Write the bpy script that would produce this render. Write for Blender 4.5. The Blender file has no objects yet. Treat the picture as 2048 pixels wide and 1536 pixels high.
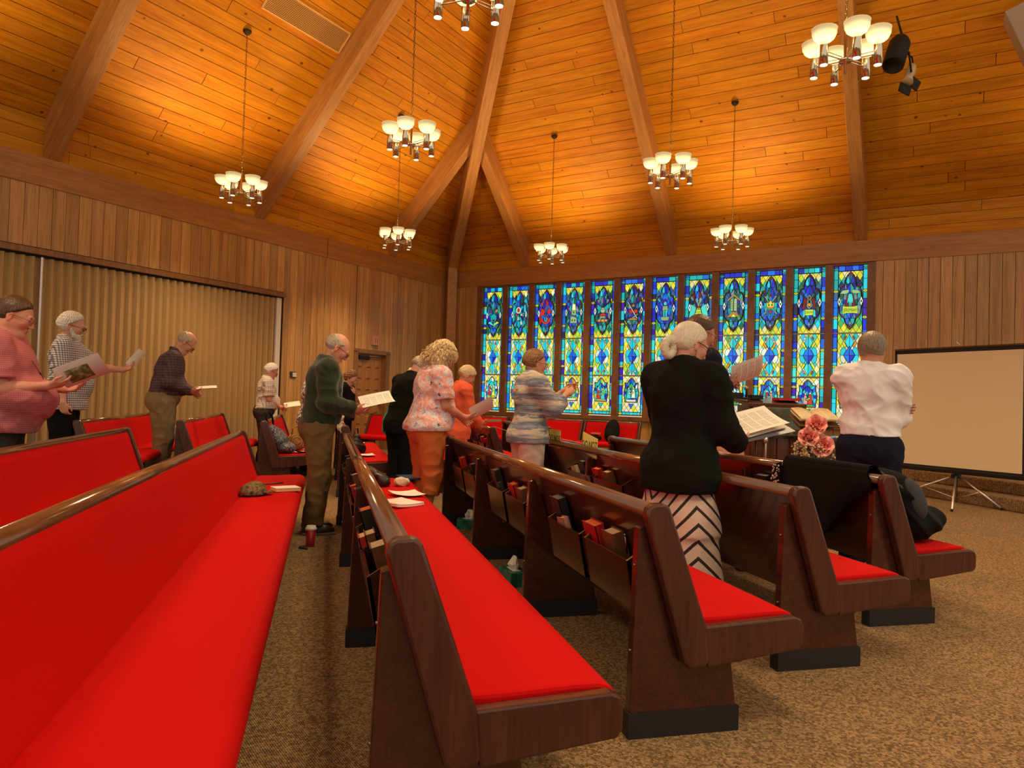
import bpy, math, random
import numpy as np
from mathutils import Vector, Matrix
random.seed(7)
D = bpy.data
SC = bpy.context.scene
COL = SC.collection
PI = math.pi
S2 = 2 ** -.5

# ------------------------------------------------------------------ camera
cam_d = D.cameras.new('camera'); cam = D.objects.new('camera', cam_d); COL.objects.link(cam)
CR_ = Vector((0.968877, -0.245732, 0.029887)); CU_ = Vector((-0.034455, -0.014312, 0.999304)); CF_ = Vector((0.245133, 0.969232, 0.022334))
m = Matrix.Identity(4)
for i in range(3):
    m[i][0] = CR_[i]; m[i][1] = CU_[i]; m[i][2] = -CF_[i]
m[0][3], m[1][3], m[2][3] = 0, 0, 1.17
cam.matrix_world = m
cam_d.sensor_width = 36; cam_d.lens = 1463.5 / 2048 * 36; cam_d.clip_start = .05; cam_d.clip_end = 200
SC.camera = cam

# ------------------------------------------------------------------ world + exposure
W = D.worlds.new('world'); SC.world = W; W.use_nodes = True
W.node_tree.nodes['Background'].inputs[0].default_value = (1.0, 0.80, 0.58, 1)
W.node_tree.nodes['Background'].inputs[1].default_value = 0.74
SC.view_settings.view_transform = 'Standard'
try: SC.view_settings.look = 'None'
except Exception: pass
SC.view_settings.exposure = 0.0
SC.view_settings.gamma = 1.0
SC.view_settings.use_curve_mapping = False
BULB_W = 28.0        # watts of each chandelier cup
DOWN_W = 42.0
GLASS_E = 1.0        # daylight behind the stained glass
BOWL_E = 2.3
try: SC.cycles.use_light_tree = True
except Exception: pass

# ------------------------------------------------------------------ materials
MATS = {}
class NT:
    def __init__(s, name):
        s.m = D.materials.new(name); s.m.use_nodes = True; s.t = s.m.node_tree
        s.b = s.t.nodes['Principled BSDF']; s.out = s.t.nodes['Material Output']
    def n(s, typ, **k):
        x = s.t.nodes.new(typ)
        for a, v in k.items():
            if a.startswith('i_'):
                key = a[2:]
                if key.isdigit(): x.inputs[int(key)].default_value = v
                else: x.inputs[key.replace('_', ' ')].default_value = v
            else: setattr(x, a, v)
        return x
    def l(s, a, b): s.t.links.new(a, b)
    def mul(s, fac, c1, c2, blend='MIX'):
        x = s.n('ShaderNodeMix', data_type='RGBA', blend_type=blend)
        for v, i in ((fac, 0), (c1, 6), (c2, 7)):
            if hasattr(v, 'is_linked'): s.l(v, x.inputs[i])
            else: x.inputs[i].default_value = v if i == 0 else (v[0], v[1], v[2], 1)
        return x.outputs[2]
    def math(s, op, a, b=None, c=None):
        x = s.n('ShaderNodeMath', operation=op)
        for i, v in enumerate((a, b, c)):
            if v is None: continue
            if hasattr(v, 'is_linked'): s.l(v, x.inputs[i])
            else: x.inputs[i].default_value = v
        return x.outputs[0]
    def ramp(s, fac, pts):
        x = s.n('ShaderNodeValToRGB'); r = x.color_ramp
        while len(r.elements) < len(pts): r.elements.new(.5)
        for e, (p, c) in zip(r.elements, pts):
            e.position = p; e.color = (c[0], c[1], c[2], 1) if hasattr(c, '__len__') else (c, c, c, 1)
        s.l(fac, x.inputs[0]); return x.outputs[0]
    def coords(s, kind='Object', scale=(1, 1, 1), rot=(0, 0, 0)):
        tc = s.n('ShaderNodeTexCoord'); mp = s.n('ShaderNodeMapping')
        mp.inputs['Scale'].default_value = scale; mp.inputs['Rotation'].default_value = rot
        s.l(tc.outputs[kind], mp.inputs[0]); return mp.outputs[0]
    def world(s, scale=(1, 1, 1), rot=(0, 0, 0)):
        g = s.n('ShaderNodeNewGeometry'); mp = s.n('ShaderNodeMapping', vector_type='TEXTURE')
        mp.inputs['Rotation'].default_value = rot
        s.l(g.outputs['Position'], mp.inputs[0])
        m2 = s.n('ShaderNodeMapping'); m2.inputs['Scale'].default_value = scale
        s.l(mp.outputs[0], m2.inputs[0]); return m2.outputs[0]
    def noise(s, vec, scale, detail=3, rough=.5, out=0):
        x = s.n('ShaderNodeTexNoise'); x.inputs['Scale'].default_value = scale; x.inputs['Detail'].default_value = detail
        x.inputs['Roughness'].default_value = rough; s.l(vec, x.inputs['Vector']); return x.outputs[out]
    def bump(s, h, strength=.3, dist=.01):
        x = s.n('ShaderNodeBump'); x.inputs['Strength'].default_value = strength; x.inputs['Distance'].default_value = dist
        s.l(h, x.inputs['Height']); s.l(x.outputs[0], s.b.inputs['Normal'])

def mat(name, col=(.5, .5, .5), rough=.5, metal=0, noise=0, nscale=20, bump=0, bscale=200, coat=0, spec=.5, sheen=0):
    if name in MATS: return MATS[name]
    t = NT(name)
    t.b.inputs['Base Color'].default_value = (*col, 1); t.b.inputs['Roughness'].default_value = rough
    t.b.inputs['Metallic'].default_value = metal; t.b.inputs['Specular IOR Level'].default_value = spec
    t.b.inputs['Coat Weight'].default_value = coat; t.b.inputs['Coat Roughness'].default_value = .15
    if sheen: t.b.inputs['Sheen Weight'].default_value = sheen
    v = None
    if noise:
        v = t.coords()
        n = t.noise(v, nscale, 4)
        c = t.mul(t.ramp(n, [(.3, 0), (.7, 1)]), tuple(x * (1 - noise) for x in col), tuple(min(1, x * (1 + noise)) for x in col))
        t.l(c, t.b.inputs['Base Color'])
    if bump:
        v = v or t.coords(); t.bump(t.noise(v, bscale, 3), bump, .002)
    MATS[name] = t.m; return t.m

def wood(name, dark, light, rough=.4, grain=(1, 1, 1), rot=(0, 0, 0), tint=0, knots=0, coat=0, gs=1.0, space='world'):
    """grain: stretched noise; small scale along the board axis"""
    t = NT(name)
    if space == 'world': v = t.world(grain, rot)
    else:
        tc = t.n('ShaderNodeTexCoord'); m1 = t.n('ShaderNodeMapping', vector_type='TEXTURE'); m1.inputs['Rotation'].default_value = rot
        m2_ = t.n('ShaderNodeMapping'); m2_.inputs['Scale'].default_value = grain; t.l(tc.outputs['Object'], m1.inputs[0]); t.l(m1.outputs[0], m2_.inputs[0]); v = m2_.outputs[0]
    oi = t.n('ShaderNodeObjectInfo')
    off = t.n('ShaderNodeVectorMath', operation='ADD'); t.l(v, off.inputs[0])
    if tint:
        sc = t.n('ShaderNodeVectorMath', operation='SCALE'); sc.inputs['Scale'].default_value = 31.7
        cmb = t.n('ShaderNodeCombineXYZ'); t.l(oi.outputs['Random'], cmb.inputs[0]); t.l(oi.outputs['Random'], cmb.inputs[1])
        t.l(cmb.outputs[0], sc.inputs[0]); t.l(sc.outputs[0], off.inputs[1])
    v2 = off.outputs[0]
    n1 = t.noise(v2, 9 * gs, 6, .65)
    n2 = t.noise(v2, 2.2 * gs, 3, .5)
    f = t.math('ADD', t.math('MULTIPLY', n1, .65), t.math('MULTIPLY', n2, .45))
    c = t.ramp(f, [(.38, dark), (.68, light)])
    if tint:
        tv = t.math('ADD', t.math('MULTIPLY', oi.outputs['Random'], tint), 1 - tint / 2)
        c = t.mul(1.0, c, t.ramp(tv, [(0, 0), (1, 1)]), 'MULTIPLY') if False else c
        hs = t.n('ShaderNodeHueSaturation'); t.l(c, hs.inputs['Color']); t.l(tv, hs.inputs['Value'])
        h = t.math('ADD', t.math('MULTIPLY', t.math('FRACT', t.math('MULTIPLY', oi.outputs['Random'], 7.13)), .009), .4975)
        t.l(h, hs.inputs['Hue']); c = hs.outputs[0]
    if knots:
        g = t.n('ShaderNodeNewGeometry') 
        vo = t.n('ShaderNodeTexVoronoi', feature='F1'); vo.inputs['Scale'].default_value = knots
        mp = t.n('ShaderNodeMapping', vector_type='TEXTURE'); mp.inputs['Rotation'].default_value = rot
        t.l(g.outputs['Position'], mp.inputs[0])
        m2 = t.n('ShaderNodeMapping'); m2.inputs['Scale'].default_value = (.75, 1, 1); t.l(mp.outputs[0], m2.inputs[0])
        t.l(m2.outputs[0], vo.inputs['Vector'])
        sep = t.n('ShaderNodeSeparateColor'); t.l(vo.outputs['Color'], sep.inputs[0])
        rad = t.math('ADD', t.math('MULTIPLY', sep.outputs[0], .09), .05)
        k = t.math('SUBTRACT', 1.0, t.math('DIVIDE', vo.outputs['Distance'], rad))
        k = t.math('MULTIPLY', t.math('MAXIMUM', k, 0), 2.2)
        k = t.math('MINIMUM', k, t.math('MULTIPLY', t.math('GREATER_THAN', sep.outputs[1], .35), .85))
        c = t.mul(k, c, tuple(x * .25 for x in dark))
    t.l(c, t.b.inputs['Base Color'])
    t.b.inputs['Roughness'].default_value = rough; t.b.inputs['Coat Weight'].default_value = coat
    t.b.inputs['Coat Roughness'].default_value = .12
    t.bump(n1, .12, .003)
    if knots: t.b.inputs['Specular IOR Level'].default_value = .18
    MATS[name] = t.m; return t.m

PINE_D, PINE_L = (.40, .130, .005), (.66, .265, .010)
# board axis = local x of the wall frames, so rotate world by the frame angle
wood('pine_left', PINE_D, PINE_L, .55, (.35, 6, 6), (0, 0, math.radians(-135)), tint=.16, knots=5.0, gs=.7)
wood('pine_right', PINE_D, PINE_L, .55, (.35, 6, 6), (0, 0, math.radians(135)), tint=.16, knots=5.0, gs=.7)
BEAM_D, BEAM_L = (.30, .125, .028), (.52, .25, .065)
wood('beam_rafter', BEAM_D, BEAM_L, .5, (7, .4, 7), (math.radians(46.1), 0, 0), knots=0, space='object')
wood('beam_hip', BEAM_D, BEAM_L, .5, (7, .35, 7), (math.radians(-36.3), 0, 0), space='object')
wood('beam_left', (.29, .115, .024), (.47, .21, .050), .4, (.4, 6, 6), (0, 0, math.radians(-135)))
wood('beam_right', (.29, .115, .024), (.47, .21, .050), .4, (.4, 6, 6), (0, 0, math.radians(135)))
wood('wall_wood', (.31, .145, .042), (.60, .32, .105), .28, (7, 7, .3), (0, 0, math.radians(45)), tint=.36, gs=.8)
wood('trim_wood', (.16, .068, .022), (.30, .14, .045), .36, (7, 7, .3), (0, 0, 0), gs=.8)
wood('sill_wood', (.14, .055, .018), (.26, .11, .035), .36, (5, 5, 5), (0, 0, 0), gs=.5)
wood('pew_wood', (.032, .008, .005), (.070, .019, .011), .24, (6, .5, 6), (0, 0, 0), coat=.5, gs=1.2)
wood('pew_end', (.044, .012, .008), (.085, .025, .016), .27, (7, 7, .6), (0, 0, 0), coat=.4, gs=1.2)
wood('pew_rail', (.11, .04, .016), (.20, .08, .035), .16, (6, .4, 6), (0, 0, 0), coat=.8, gs=1.2)
mat('pew_kick', (.012, .011, .018), .5)
wood('door_wood', (.26, .10, .022), (.42, .18, .045), .4, (7, 7, .5), (0, 0, 0))
wood('lectern_wood', (.060, .020, .012), (.12, .042, .022), .2, (7, 7, .5), (0, 0, 0), coat=.6)

def red_fabric():
    t = NT('red_fabric'); v = t.coords('Object')
    n = t.noise(v, 260, 2); n2 = t.noise(v, 3, 2)
    c = t.mul(n, (.44, .0006, .0012), (.66, .0022, .0022))
    c = t.mul(t.math('MULTIPLY', n2, .35), c, (.50, .001, .003))
    t.l(c, t.b.inputs['Base Color']); t.b.inputs['Roughness'].default_value = .85
    t.b.inputs['Specular IOR Level'].default_value = .15
    t.bump(n, .35, .002); MATS['red_fabric'] = t.m
red_fabric()
def carpet():
    t = NT('carpet'); v = t.world((1, 1, 1), (0, 0, math.radians(20)))
    w = t.n('ShaderNodeTexWave', wave_type='BANDS', bands_direction='X'); w.inputs['Scale'].default_value = 42; w.inputs['Distortion'].default_value = 3; w.inputs['Detail'].default_value = 2; w.inputs['Detail Scale'].default_value = 3
    t.l(v, w.inputs['Vector'])
    vo = t.n('ShaderNodeTexVoronoi'); vo.inputs['Scale'].default_value = 105; t.l(v, vo.inputs['Vector'])
    n = t.noise(v, 70, 4, .7); n2 = t.noise(v, 1.2, 3)
    sep = t.n('ShaderNodeSeparateColor'); t.l(vo.outputs['Color'], sep.inputs[0])
    f = t.math('ADD', t.math('MULTIPLY', sep.outputs[0], .55), t.math('MULTIPLY', w.outputs['Fac'], .45))
    c = t.ramp(f, [(.12, (.065, .036, .018)), (.45, (.225, .137, .066)), (.85, (.56, .38, .20))])
    c = t.mul(t.math('MULTIPLY', n2, .3), c, (.20, .125, .06))
    t.l(c, t.b.inputs['Base Color']); t.b.inputs['Roughness'].default_value = .95; t.b.inputs['Specular IOR Level'].default_value = .1
    t.bump(f, .8, .006); MATS['carpet'] = t.m
carpet()
def fabric_tan():
    t = NT('partition_fabric'); v = t.coords('Object')
    n = t.noise(v, 160, 3, .6)
    c = t.mul(n, (.33, .20, .075), (.56, .37, .15))
    t.l(c, t.b.inputs['Base Color']); t.b.inputs['Roughness'].default_value = .7; t.bump(n, .25, .003); MATS['partition_fabric'] = t.m
fabric_tan()
mat('dark_gap', (.05, .018, .006), .8)
mat('black_metal', (.012, .011, .010), .6, .0, spec=.3)
mat('chain_metal', (.10, .07, .035), .35, .9)
mat('chrome', (.78, .72, .60), .10, 1)
mat('chrome_dark', (.30, .26, .20), .14, 1)
mat('aluminium', (.70, .68, .66), .3, .9)
mat('paper', (.88, .83, .74), .7, noise=.04, nscale=8)
mat('white_metal', (.70, .66, .58), .5)

# ------------------------------------------------------------------ mesh helpers
class MB:
    def __init__(s): s.v = []; s.f = []; s.sm = []
    def add(s, vs, fs, smooth=False):
        o = len(s.v); s.v += [tuple(v) for v in vs]; s.f += [tuple(i + o for i in f) for f in fs]; s.sm += [smooth] * len(fs)
        return s
    def box(s, c, d, R=None):
        hx, hy, hz = d[0] / 2, d[1] / 2, d[2] / 2
        vs = [Vector((x * hx, y * hy, z * hz)) for x in (-1, 1) for y in (-1, 1) for z in (-1, 1)]
        if R is not None: vs = [R @ v for v in vs]
        c = Vector(c)
        return s.add([v + c for v in vs], [(0, 1, 3, 2), (4, 6, 7, 5), (0, 4, 5, 1), (2, 3, 7, 6), (0, 2, 6, 4), (1, 5, 7, 3)])
    def prism(s, pts, a, b, axis='y'):
        """polygon pts (p,q) extruded along axis from a to b; axis y: (x,z)  x: (y,z)  z: (x,y)"""
        def P(p, q, t): return {'y': (p, t, q), 'x': (t, p, q), 'z': (p, q, t)}[axis]
        n = len(pts); area = sum(pts[i][0] * pts[(i + 1) % n][1] - pts[(i + 1) % n][0] * pts[i][1] for i in range(n))
        if area < 0: pts = pts[::-1]
        if axis == 'y': a, b = max(a, b), min(a, b)
        else: a, b = min(a, b), max(a, b)
        vs = [P(p, q, a) for p, q in pts] + [P(p, q, b) for p, q in pts]
        fs = [tuple(range(n))[::-1], tuple(range(n, 2 * n))] + [(i, (i + 1) % n, n + (i + 1) % n, n + i) for i in range(n)]
        return s.add(vs, fs)
    def smooth_last(s, n): s.sm[-n:] = [True] * n; return s
    def tube(s, pts, r, n=8, closed=False, cap=True, smooth=True):
        pts = [Vector(p) for p in pts]; m = len(pts)
        rs = r if hasattr(r, '__len__') else [r] * m
        vs = []; up = None
        for i in range(m):
            a = pts[(i - 1) % m] if (closed or i > 0) else pts[i]; b = pts[(i + 1) % m] if (closed or i < m - 1) else pts[i]
            t = (b - a); t = t.normalized() if t.length > 1e-9 else Vector((0, 0, 1))
            if up is None: up = Vector((0, 0, 1)) if abs(t.z) < .9 else Vector((1, 0, 0))
            x = t.cross(up); x = x.normalized() if x.length > 1e-6 else t.orthogonal().normalized()
            y = x.cross(t).normalized(); up = y
            vs += [pts[i] + (x * math.cos(2 * PI * k / n) + y * math.sin(2 * PI * k / n)) * rs[i] for k in range(n)]
        fs = []
        for i in range(m if closed else m - 1):
            j = (i + 1) % m
            fs += [(i * n + k, i * n + (k + 1) % n, j * n + (k + 1) % n, j * n + k) for k in range(n)]
        if cap and not closed: fs += [tuple(range(n))[::-1], tuple(range((m - 1) * n, m * n))]
        return s.add(vs, fs, smooth)
    def lathe(s, prof, n=16, c=(0, 0, 0), smooth=True, R=None):
        vs = []
        for r, z in prof:
            for k in range(n):
                v = Vector((r * math.cos(2 * PI * k / n), r * math.sin(2 * PI * k / n), z))
                if R is not None: v = R @ v
                vs.append(v + Vector(c))
        fs = []
        for i in range(len(prof) - 1):
            fs += [(i * n + k, i * n + (k + 1) % n, (i + 1) * n + (k + 1) % n, (i + 1) * n + k) for k in range(n)]
        return s.add(vs, fs, smooth)
    def ball(s, c, r, n=10, sc=(1, 1, 1), R=None):
        prof = [(max(1e-4, math.sin(PI * i / n)), -math.cos(PI * i / n)) for i in range(n + 1)]
        vs = []; N = n + 4
        for rr, z in prof:
            for k in range(N):
                v = Vector((rr * math.cos(2 * PI * k / N) * sc[0] * r, rr * math.sin(2 * PI * k / N) * sc[1] * r, z * sc[2] * r))
                if R is not None: v = R @ v
                vs.append(v + Vector(c))
        fs = [(i * N + k, i * N + (k + 1) % N, (i + 1) * N + (k + 1) % N, (i + 1) * N + k) for i in range(n) for k in range(N)]
        return s.add(vs, fs, True)
    def mesh(s, name, m=None):
        me = D.meshes.new(name); me.from_pydata(s.v, [], s.f); me.update()
        me.polygons.foreach_set('use_smooth', s.sm)
        if m: me.materials.append(MATS[m] if isinstance(m, str) else m)
        return me
    def obj(s, name, m=None, parent=None, loc=None, rotz=0, bevel=0, **kw):
        return link(name, s.mesh(name, m), parent, loc, rotz, bevel, **kw)

def link(name, me, parent=None, loc=None, rotz=0, bevel=0, mw=None, **kw):
    o = D.objects.new(name, me); COL.objects.link(o)
    if parent is not None: o.parent = parent
    if loc is not None: o.location = loc
    if rotz: o.rotation_euler = (0, 0, rotz)
    if mw is not None: o.matrix_local = mw
    if bevel:
        b = o.modifiers.new('b', 'BEVEL'); b.width = bevel; b.segments = 2; b.limit_method = 'ANGLE'
        b.harden_normals = False
    tag(o, **kw); return o
def tag(o, label=None, cat=None, group=None, kind=None):
    if label: o['label'] = label
    if cat: o['category'] = cat
    if group: o['group'] = group
    if kind: o['kind'] = kind
    return o
def empty(name, loc=(0, 0, 0), rotz=0, mw=None, **kw):
    o = D.objects.new(name, None); COL.objects.link(o); o.location = loc; o.rotation_euler = (0, 0, rotz)
    o.empty_display_size = .1
    if mw is not None: o.matrix_world = mw
    tag(o, **kw); return o
def bbox(c, d, name, m, parent=None, bevel=0, R=None, **kw):
    return MB().box(c, d, R).obj(name, m, parent, bevel=bevel, **kw)

# ------------------------------------------------------------------ room frames
CL, CRW = -10.7, 14.77          # plane constants of the left wall and of the window wall
def frame(side, t=0, d=0, z=0, slope=0):
    """local x = -t along the wall, local y = into the room (rising by slope), z = up / outward normal"""
    if side == 'L': x = Vector((-S2, -S2, 0)); y = Vector((S2, -S2, 0)); o = Vector((S2, S2, 0)) * t + Vector((S2, -S2, 0)) * (CL + d)
    else: x = Vector((-S2, S2, 0)); y = Vector((-S2, -S2, 0)); o = Vector((S2, -S2, 0)) * t + Vector((S2, S2, 0)) * (CRW - d)
    if slope:
        y = (y * math.cos(slope) + Vector((0, 0, 1)) * math.sin(slope))
    zz = x.cross(y)
    M_ = Matrix.Identity(4)
    for i in range(3): M_[i][0] = x[i]; M_[i][1] = y[i]; M_[i][2] = zz[i]; M_[i][3] = (o.x, o.y, z)[i]
    return M_
TH = math.atan(1.04); CT, ST = math.cos(TH), math.sin(TH)
TCL, TCR = 14.77, -10.7         # corner position along each wall

# floor --------------------------------------------------------------
fl = MB().box((4, 9, -.05), (34, 34, .1)).obj('floor', 'carpet', kind='structure')

UNIT = MB().box((0, 0, 0), (1, 1, 1))
def plank_mesh(m): return UNIT.mesh('plank', m)
def planks(parent, me, cells, th, name='plank'):
    for (x0, x1, y0, y1, zc) in cells:
        o = D.objects.new(name, me); COL.objects.link(o); o.parent = parent
        o.location = ((x0 + x1) / 2, (y0 + y1) / 2, zc); o.scale = (x1 - x0, y1 - y0, th)

# ceiling slopes ------------------------------------------------------
def ceiling(side, tmin_l):
    M_ = frame(side, 0, 0, 4.85, TH)
    base = MB()
    def xr(d):   # range of local x for distance d from the wall
        if side == 'L': return (-(TCL - d) - .02, -tmin_l)
        return (-tmin_l, -(TCR + d) + .02)
    # backing sheet
    dm = 9.3
    a, b = xr(0), xr(dm)
    Yd = lambda d: d / CT
    if side == 'L': pts = [(a[0], -.25), (a[1], -.25), (b[1], Yd(dm)), (b[0], Yd(dm))]
    else: pts = [(a[0], -.25), (a[1], -.25), (b[1], Yd(dm)), (b[0], Yd(dm))]
    base.prism(pts, .018, .06, 'z')
    root = base.obj('ceiling', 'dark_gap', mw=M_, kind='structure')
    rnd = random.Random(3 if side == 'L' else 5)
    me = plank_mesh('pine_left' if side == 'L' else 'pine_right')
    w = .19; cells = []; rest = []
    r = 0
    while r * w < Yd(dm) - .1:
        y0 = r * w; d = (y0 + w / 2) * CT; x0, x1 = xr(d)
        x = x0; first = True
        while x < x1 - .05:
            L = rnd.uniform(2.6, 5.5) if not first else rnd.uniform(.6, 4)
            first = False
            e = min(x + L, x1)
            (cells if d < 4.7 else rest).append((x, e - .009, y0 + .0045, y0 + w - .0045, .009 + rnd.uniform(-.0012, .0012)))
            x = e
        r += 1
    extra = cells[295:]; cells = cells[:295]
    planks(root, me, cells, .016)
    mb = MB()
    for c in rest + extra: mb.box(((c[0] + c[1]) / 2, (c[2] + c[3]) / 2, c[4]), (c[1] - c[0], c[3] - c[2], .016))
    mb.obj('planking', 'pine_left' if side == 'L' else 'pine_right', root, kind='stuff')
    # knee wall boards
    return root
ceilL = ceiling('L', -1.0); ceilR = ceiling('R', 4.0)
def knee(side, x0, x1):
    root = MB().box(((x0 + x1) / 2, -.07, 4.58), (x1 - x0, .10, .60)).obj('trim_%d' % (1 if side == 'L' else 2), 'dark_gap', mw=frame(side), kind='structure')
    rnd = random.Random(11); me = plank_mesh('pine_left' if side == 'L' else 'pine_right')
    for r in range(3):
        x = x0
        while x < x1:
            e = min(x + rnd.uniform(1.5, 4), x1); z0 = 4.3 + r * .1835
            o = D.objects.new('plank', me); COL.objects.link(o); o.parent = root
            o.location = ((x + e) / 2, -.01 + rnd.uniform(-.001, .001), z0 + .09175); o.scale = (e - x - .006, .018, .1765)
            x = e
knee('L', -14.77, 1.0); knee('R', -4.0, 10.7)

# plates, rafters, hip -------------------------------------------------
pl = MB().box((-6.9, -.02, 4.1), (15.76, .12, .40)).obj('trim_3', 'beam_left', mw=frame('L'), kind='structure', bevel=.01)
bbox((-10.55, .041, 4.1), (.012, .004, .40), 'joint', 'dark_gap', pl)
pr = MB().box((3.3, -.02, 4.1), (14.78, .12, .40)).obj('trim_4', 'beam_right', mw=frame('R'), kind='structure', bevel=.01)
def rafter(side, t, dend, w=.22, extra=0):
    # local frame of the slope: x across, y along slope, z normal ; built in a vertical-sided section
    Mv = frame(side, t, 0, 0)
    k = 1.04
    pts = [(0.0, 4.30), (0.0, 4.85), (dend, 4.85 + k * dend), (dend, 4.30 + k * dend)]
    o = MB().prism(pts, -w / 2, w / 2, 'x').obj('rafter', 'beam_rafter', mw=Mv, bevel=.008)
    return o
RAFT = []
for t in (12.55, 8.9, 5.33, 1.7):
    d = 7.6 if t < 12 else TCL - t
    RAFT.append(('L', t, min(d, TCL - t)))
for t in (-8.55, -5.02, -1.42, 2.1):
    RAFT.append(('R', t, min(7.6, t - TCR)))
names = {('L', 12.55): 'short left roof rafter running from the corner beam down to the wall beside the door',
 ('L', 8.9): 'left roof rafter passing behind the leftmost small chandelier', ('L', 5.33): 'left roof rafter nearest the left edge, foot above the folding partition',
 ('L', 1.7): 'left roof rafter beyond the frame', ('R', -8.55): 'short right roof rafter branching off the corner beam towards the first stained glass lights',
 ('R', -5.02): 'right roof rafter that meets the wall above the middle stained glass lights', ('R', -1.42): 'right roof rafter beside the big chandelier, foot above the last stained glass light',
 ('R', 2.1): 'right roof rafter beyond the frame'}
for s_, t, d in RAFT:
    if (s_, t) in (('L', 1.7), ('R', 2.1)): continue
    tag(rafter(s_, t, d), names[(s_, t)], 'roof beam', 'rafters of the roof')
# hip: along -Y from the corner (2.88, 18.01)
CX, CY = 2.88, 18.01
kk = 1.04 / math.sqrt(2) * 1.0
hipm = MB(); L_ = 11.0
zt = lambda s: 4.85 + 1.04 * s * S2
pts = [(CY - .02, 4.28), (CY - .02, 4.85), (CY - L_, zt(L_)), (CY - L_, zt(L_) - .62)]
pts = [(CY, 4.85 + .0), (CY - L_, zt(L_)), (CY - L_, zt(L_) - .70), (CY - .42, 4.35), (CY - .42, 0), (CY - .08, 0)]
hipm.prism(pts, CX - .115, CX + .115, 'x')
tag(hipm.obj('corner_beam', 'beam_hip', bevel=.008), 'long corner beam rising from the floor at the room corner up along the roof hip', 'roof beam')
# bolt plates where the short rafters meet
for sx in (-1, 1):
    b = MB().lathe([(0, 0), (.035, 0), (.035, .015), (0, .015)], 12, R=Matrix.Rotation(PI / 2, 3, 'Y'))
# ------------------------------------------------------------------ walls
def wallplanks(side, root, x0, x1, z0, z1, pitch=.18, me=None, seed=1):
    rnd = random.Random(seed)
    x = x0
    while x < x1 - .03:
        e = min(x + pitch, x1)
        o = D.objects.new('plank', me); COL.objects.link(o); o.parent = root
        o.location = ((x + e) / 2, .012 + rnd.uniform(-.002, .002), (z0 + z1) / 2); o.scale = (e - x - .007, .022, z1 - z0)
        x = e
wme = plank_mesh('wall_wood')
wl = MB()
wl.box((-13.64, -.06, 1.95), (2.26, .1, 3.9)); wl.box((-10.46, -.06, 1.95), (2.0, .1, 3.9)); wl.box((-12.0, -.06, 3.03), (1.2, .1, 1.76)); wl.box((-12.0, -.35, 1.1), (1.4, .05, 2.2)); wl.box((-5.0, -.06, 3.47), (9.0, .1, .86)); wl.box((-1.0, -.06, 1.95), (3.2, .1, 3.9))
wl = wl.obj('wall_left', 'dark_gap', mw=frame('L'), kind='structure')
wallplanks('L', wl, -14.77, -12.53, 0, 3.9, me=wme, seed=2)
wallplanks('L', wl, -12.53, -11.43, 2.16, 3.9, me=wme, seed=3)
wallplanks('L', wl, -11.43, -9.5, 0, 3.9, me=wme, seed=4)
wallplanks('L', wl, -9.5, .6, 3.06, 3.9, me=wme, seed=5)
# partition header + track
hd = MB().box((-4.45, .03, 3.0), (10.1, .10, .085)).obj('trim_5', 'trim_wood', mw=frame('L'), kind='structure', bevel=.005)
MB().box((-4.45, -.02, 2.945), (10.0, .05, .03)).obj('track', 'black_metal', hd)
# wall behind window: pieces around the windows
wr = MB()
wr.box((10.23, -.1, 1.95), (1.0, .1, 3.9)); wr.box((-1.38, -.1, 1.95), (5.26, .1, 3.9)); wr.box((5.45, -.1, .44), (8.6, .1, .9)); 
wr = wr.obj('wall_right', 'dark_gap', mw=frame('R'), kind='structure')
wallplanks('R', wr, 9.84, 10.7, 0, 3.9, me=wme, seed=6)
wallplanks('R', wr, -4.0, 1.17, 0, 3.9, me=wme, seed=7)
wallplanks('R', wr, 1.1, 9.84, 0, .80, me=wme, seed=8)
sill = MB().box((5.46, .02, .85), (8.8, .16, .09)).obj('trim_6', 'sill_wood', mw=frame('R'), kind='structure', bevel=.006)
hdr = MB().box((5.46, -.04, 3.885), (8.8, .08, .05)).obj('trim_7', 'sill_wood', mw=frame('R'), kind='structure')

# ------------------------------------------------------------------ folding partition
def lin(c):
    return tuple(((x / 255) / 12.92 if x / 255 <= .04045 else (((x / 255) + .055) / 1.055) ** 2.4) for x in c)
def partition():
    root = empty('folding_partition', mw=frame('L'), label='tan accordion folding partition closing the opening in the left wall', cat='partition')
    w = .125; x = -9.33; i = 0
    me = MB()
    # one pleat: ridge and valley strip with thickness
    prof = [(0, .0), (.012, .0), (.045, .055), (.075, .055), (.113, .0), (.125, .0), (.125, -.012), (.105, -.012), (.07, .042), (.05, .042), (.018, -.012), (0, -.012)]
    me.prism([(p, q) for p, q in prof], 0.02, 2.93, 'z')
    mesh = me.mesh('pleat', 'partition_fabric')
    stud = MB()
    while x < .55:
        if True:
            o = D.objects.new('pleat', mesh); COL.objects.link(o); o.parent = root; o.location = (x, -.03, 0)
            for z in (1.62, 2.72):
                stud.ball((x + .06, .028, z), .006, 4)
        x += w; i += 1
    MB().box((-4.4, -.06, 1.47), (10.0, .01, 2.92)).obj('backing', 'partition_fabric', root); stud.obj('studs', 'chrome', root, kind='stuff')
    MB().box((-5.235, 0.03, 1.47), (.03, .07, 2.92)).obj('meeting_post', 'aluminium', root, bevel=.004)
    MB().box((-5.17, .05, 1.32), (.06, .03, .22)).obj('latch', 'aluminium', root, bevel=.004)
    MB().box((-9.40, -.01, 1.47), (.11, .06, 2.94)).obj('end_post', 'white_metal', root, bevel=.004)
partition()

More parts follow.
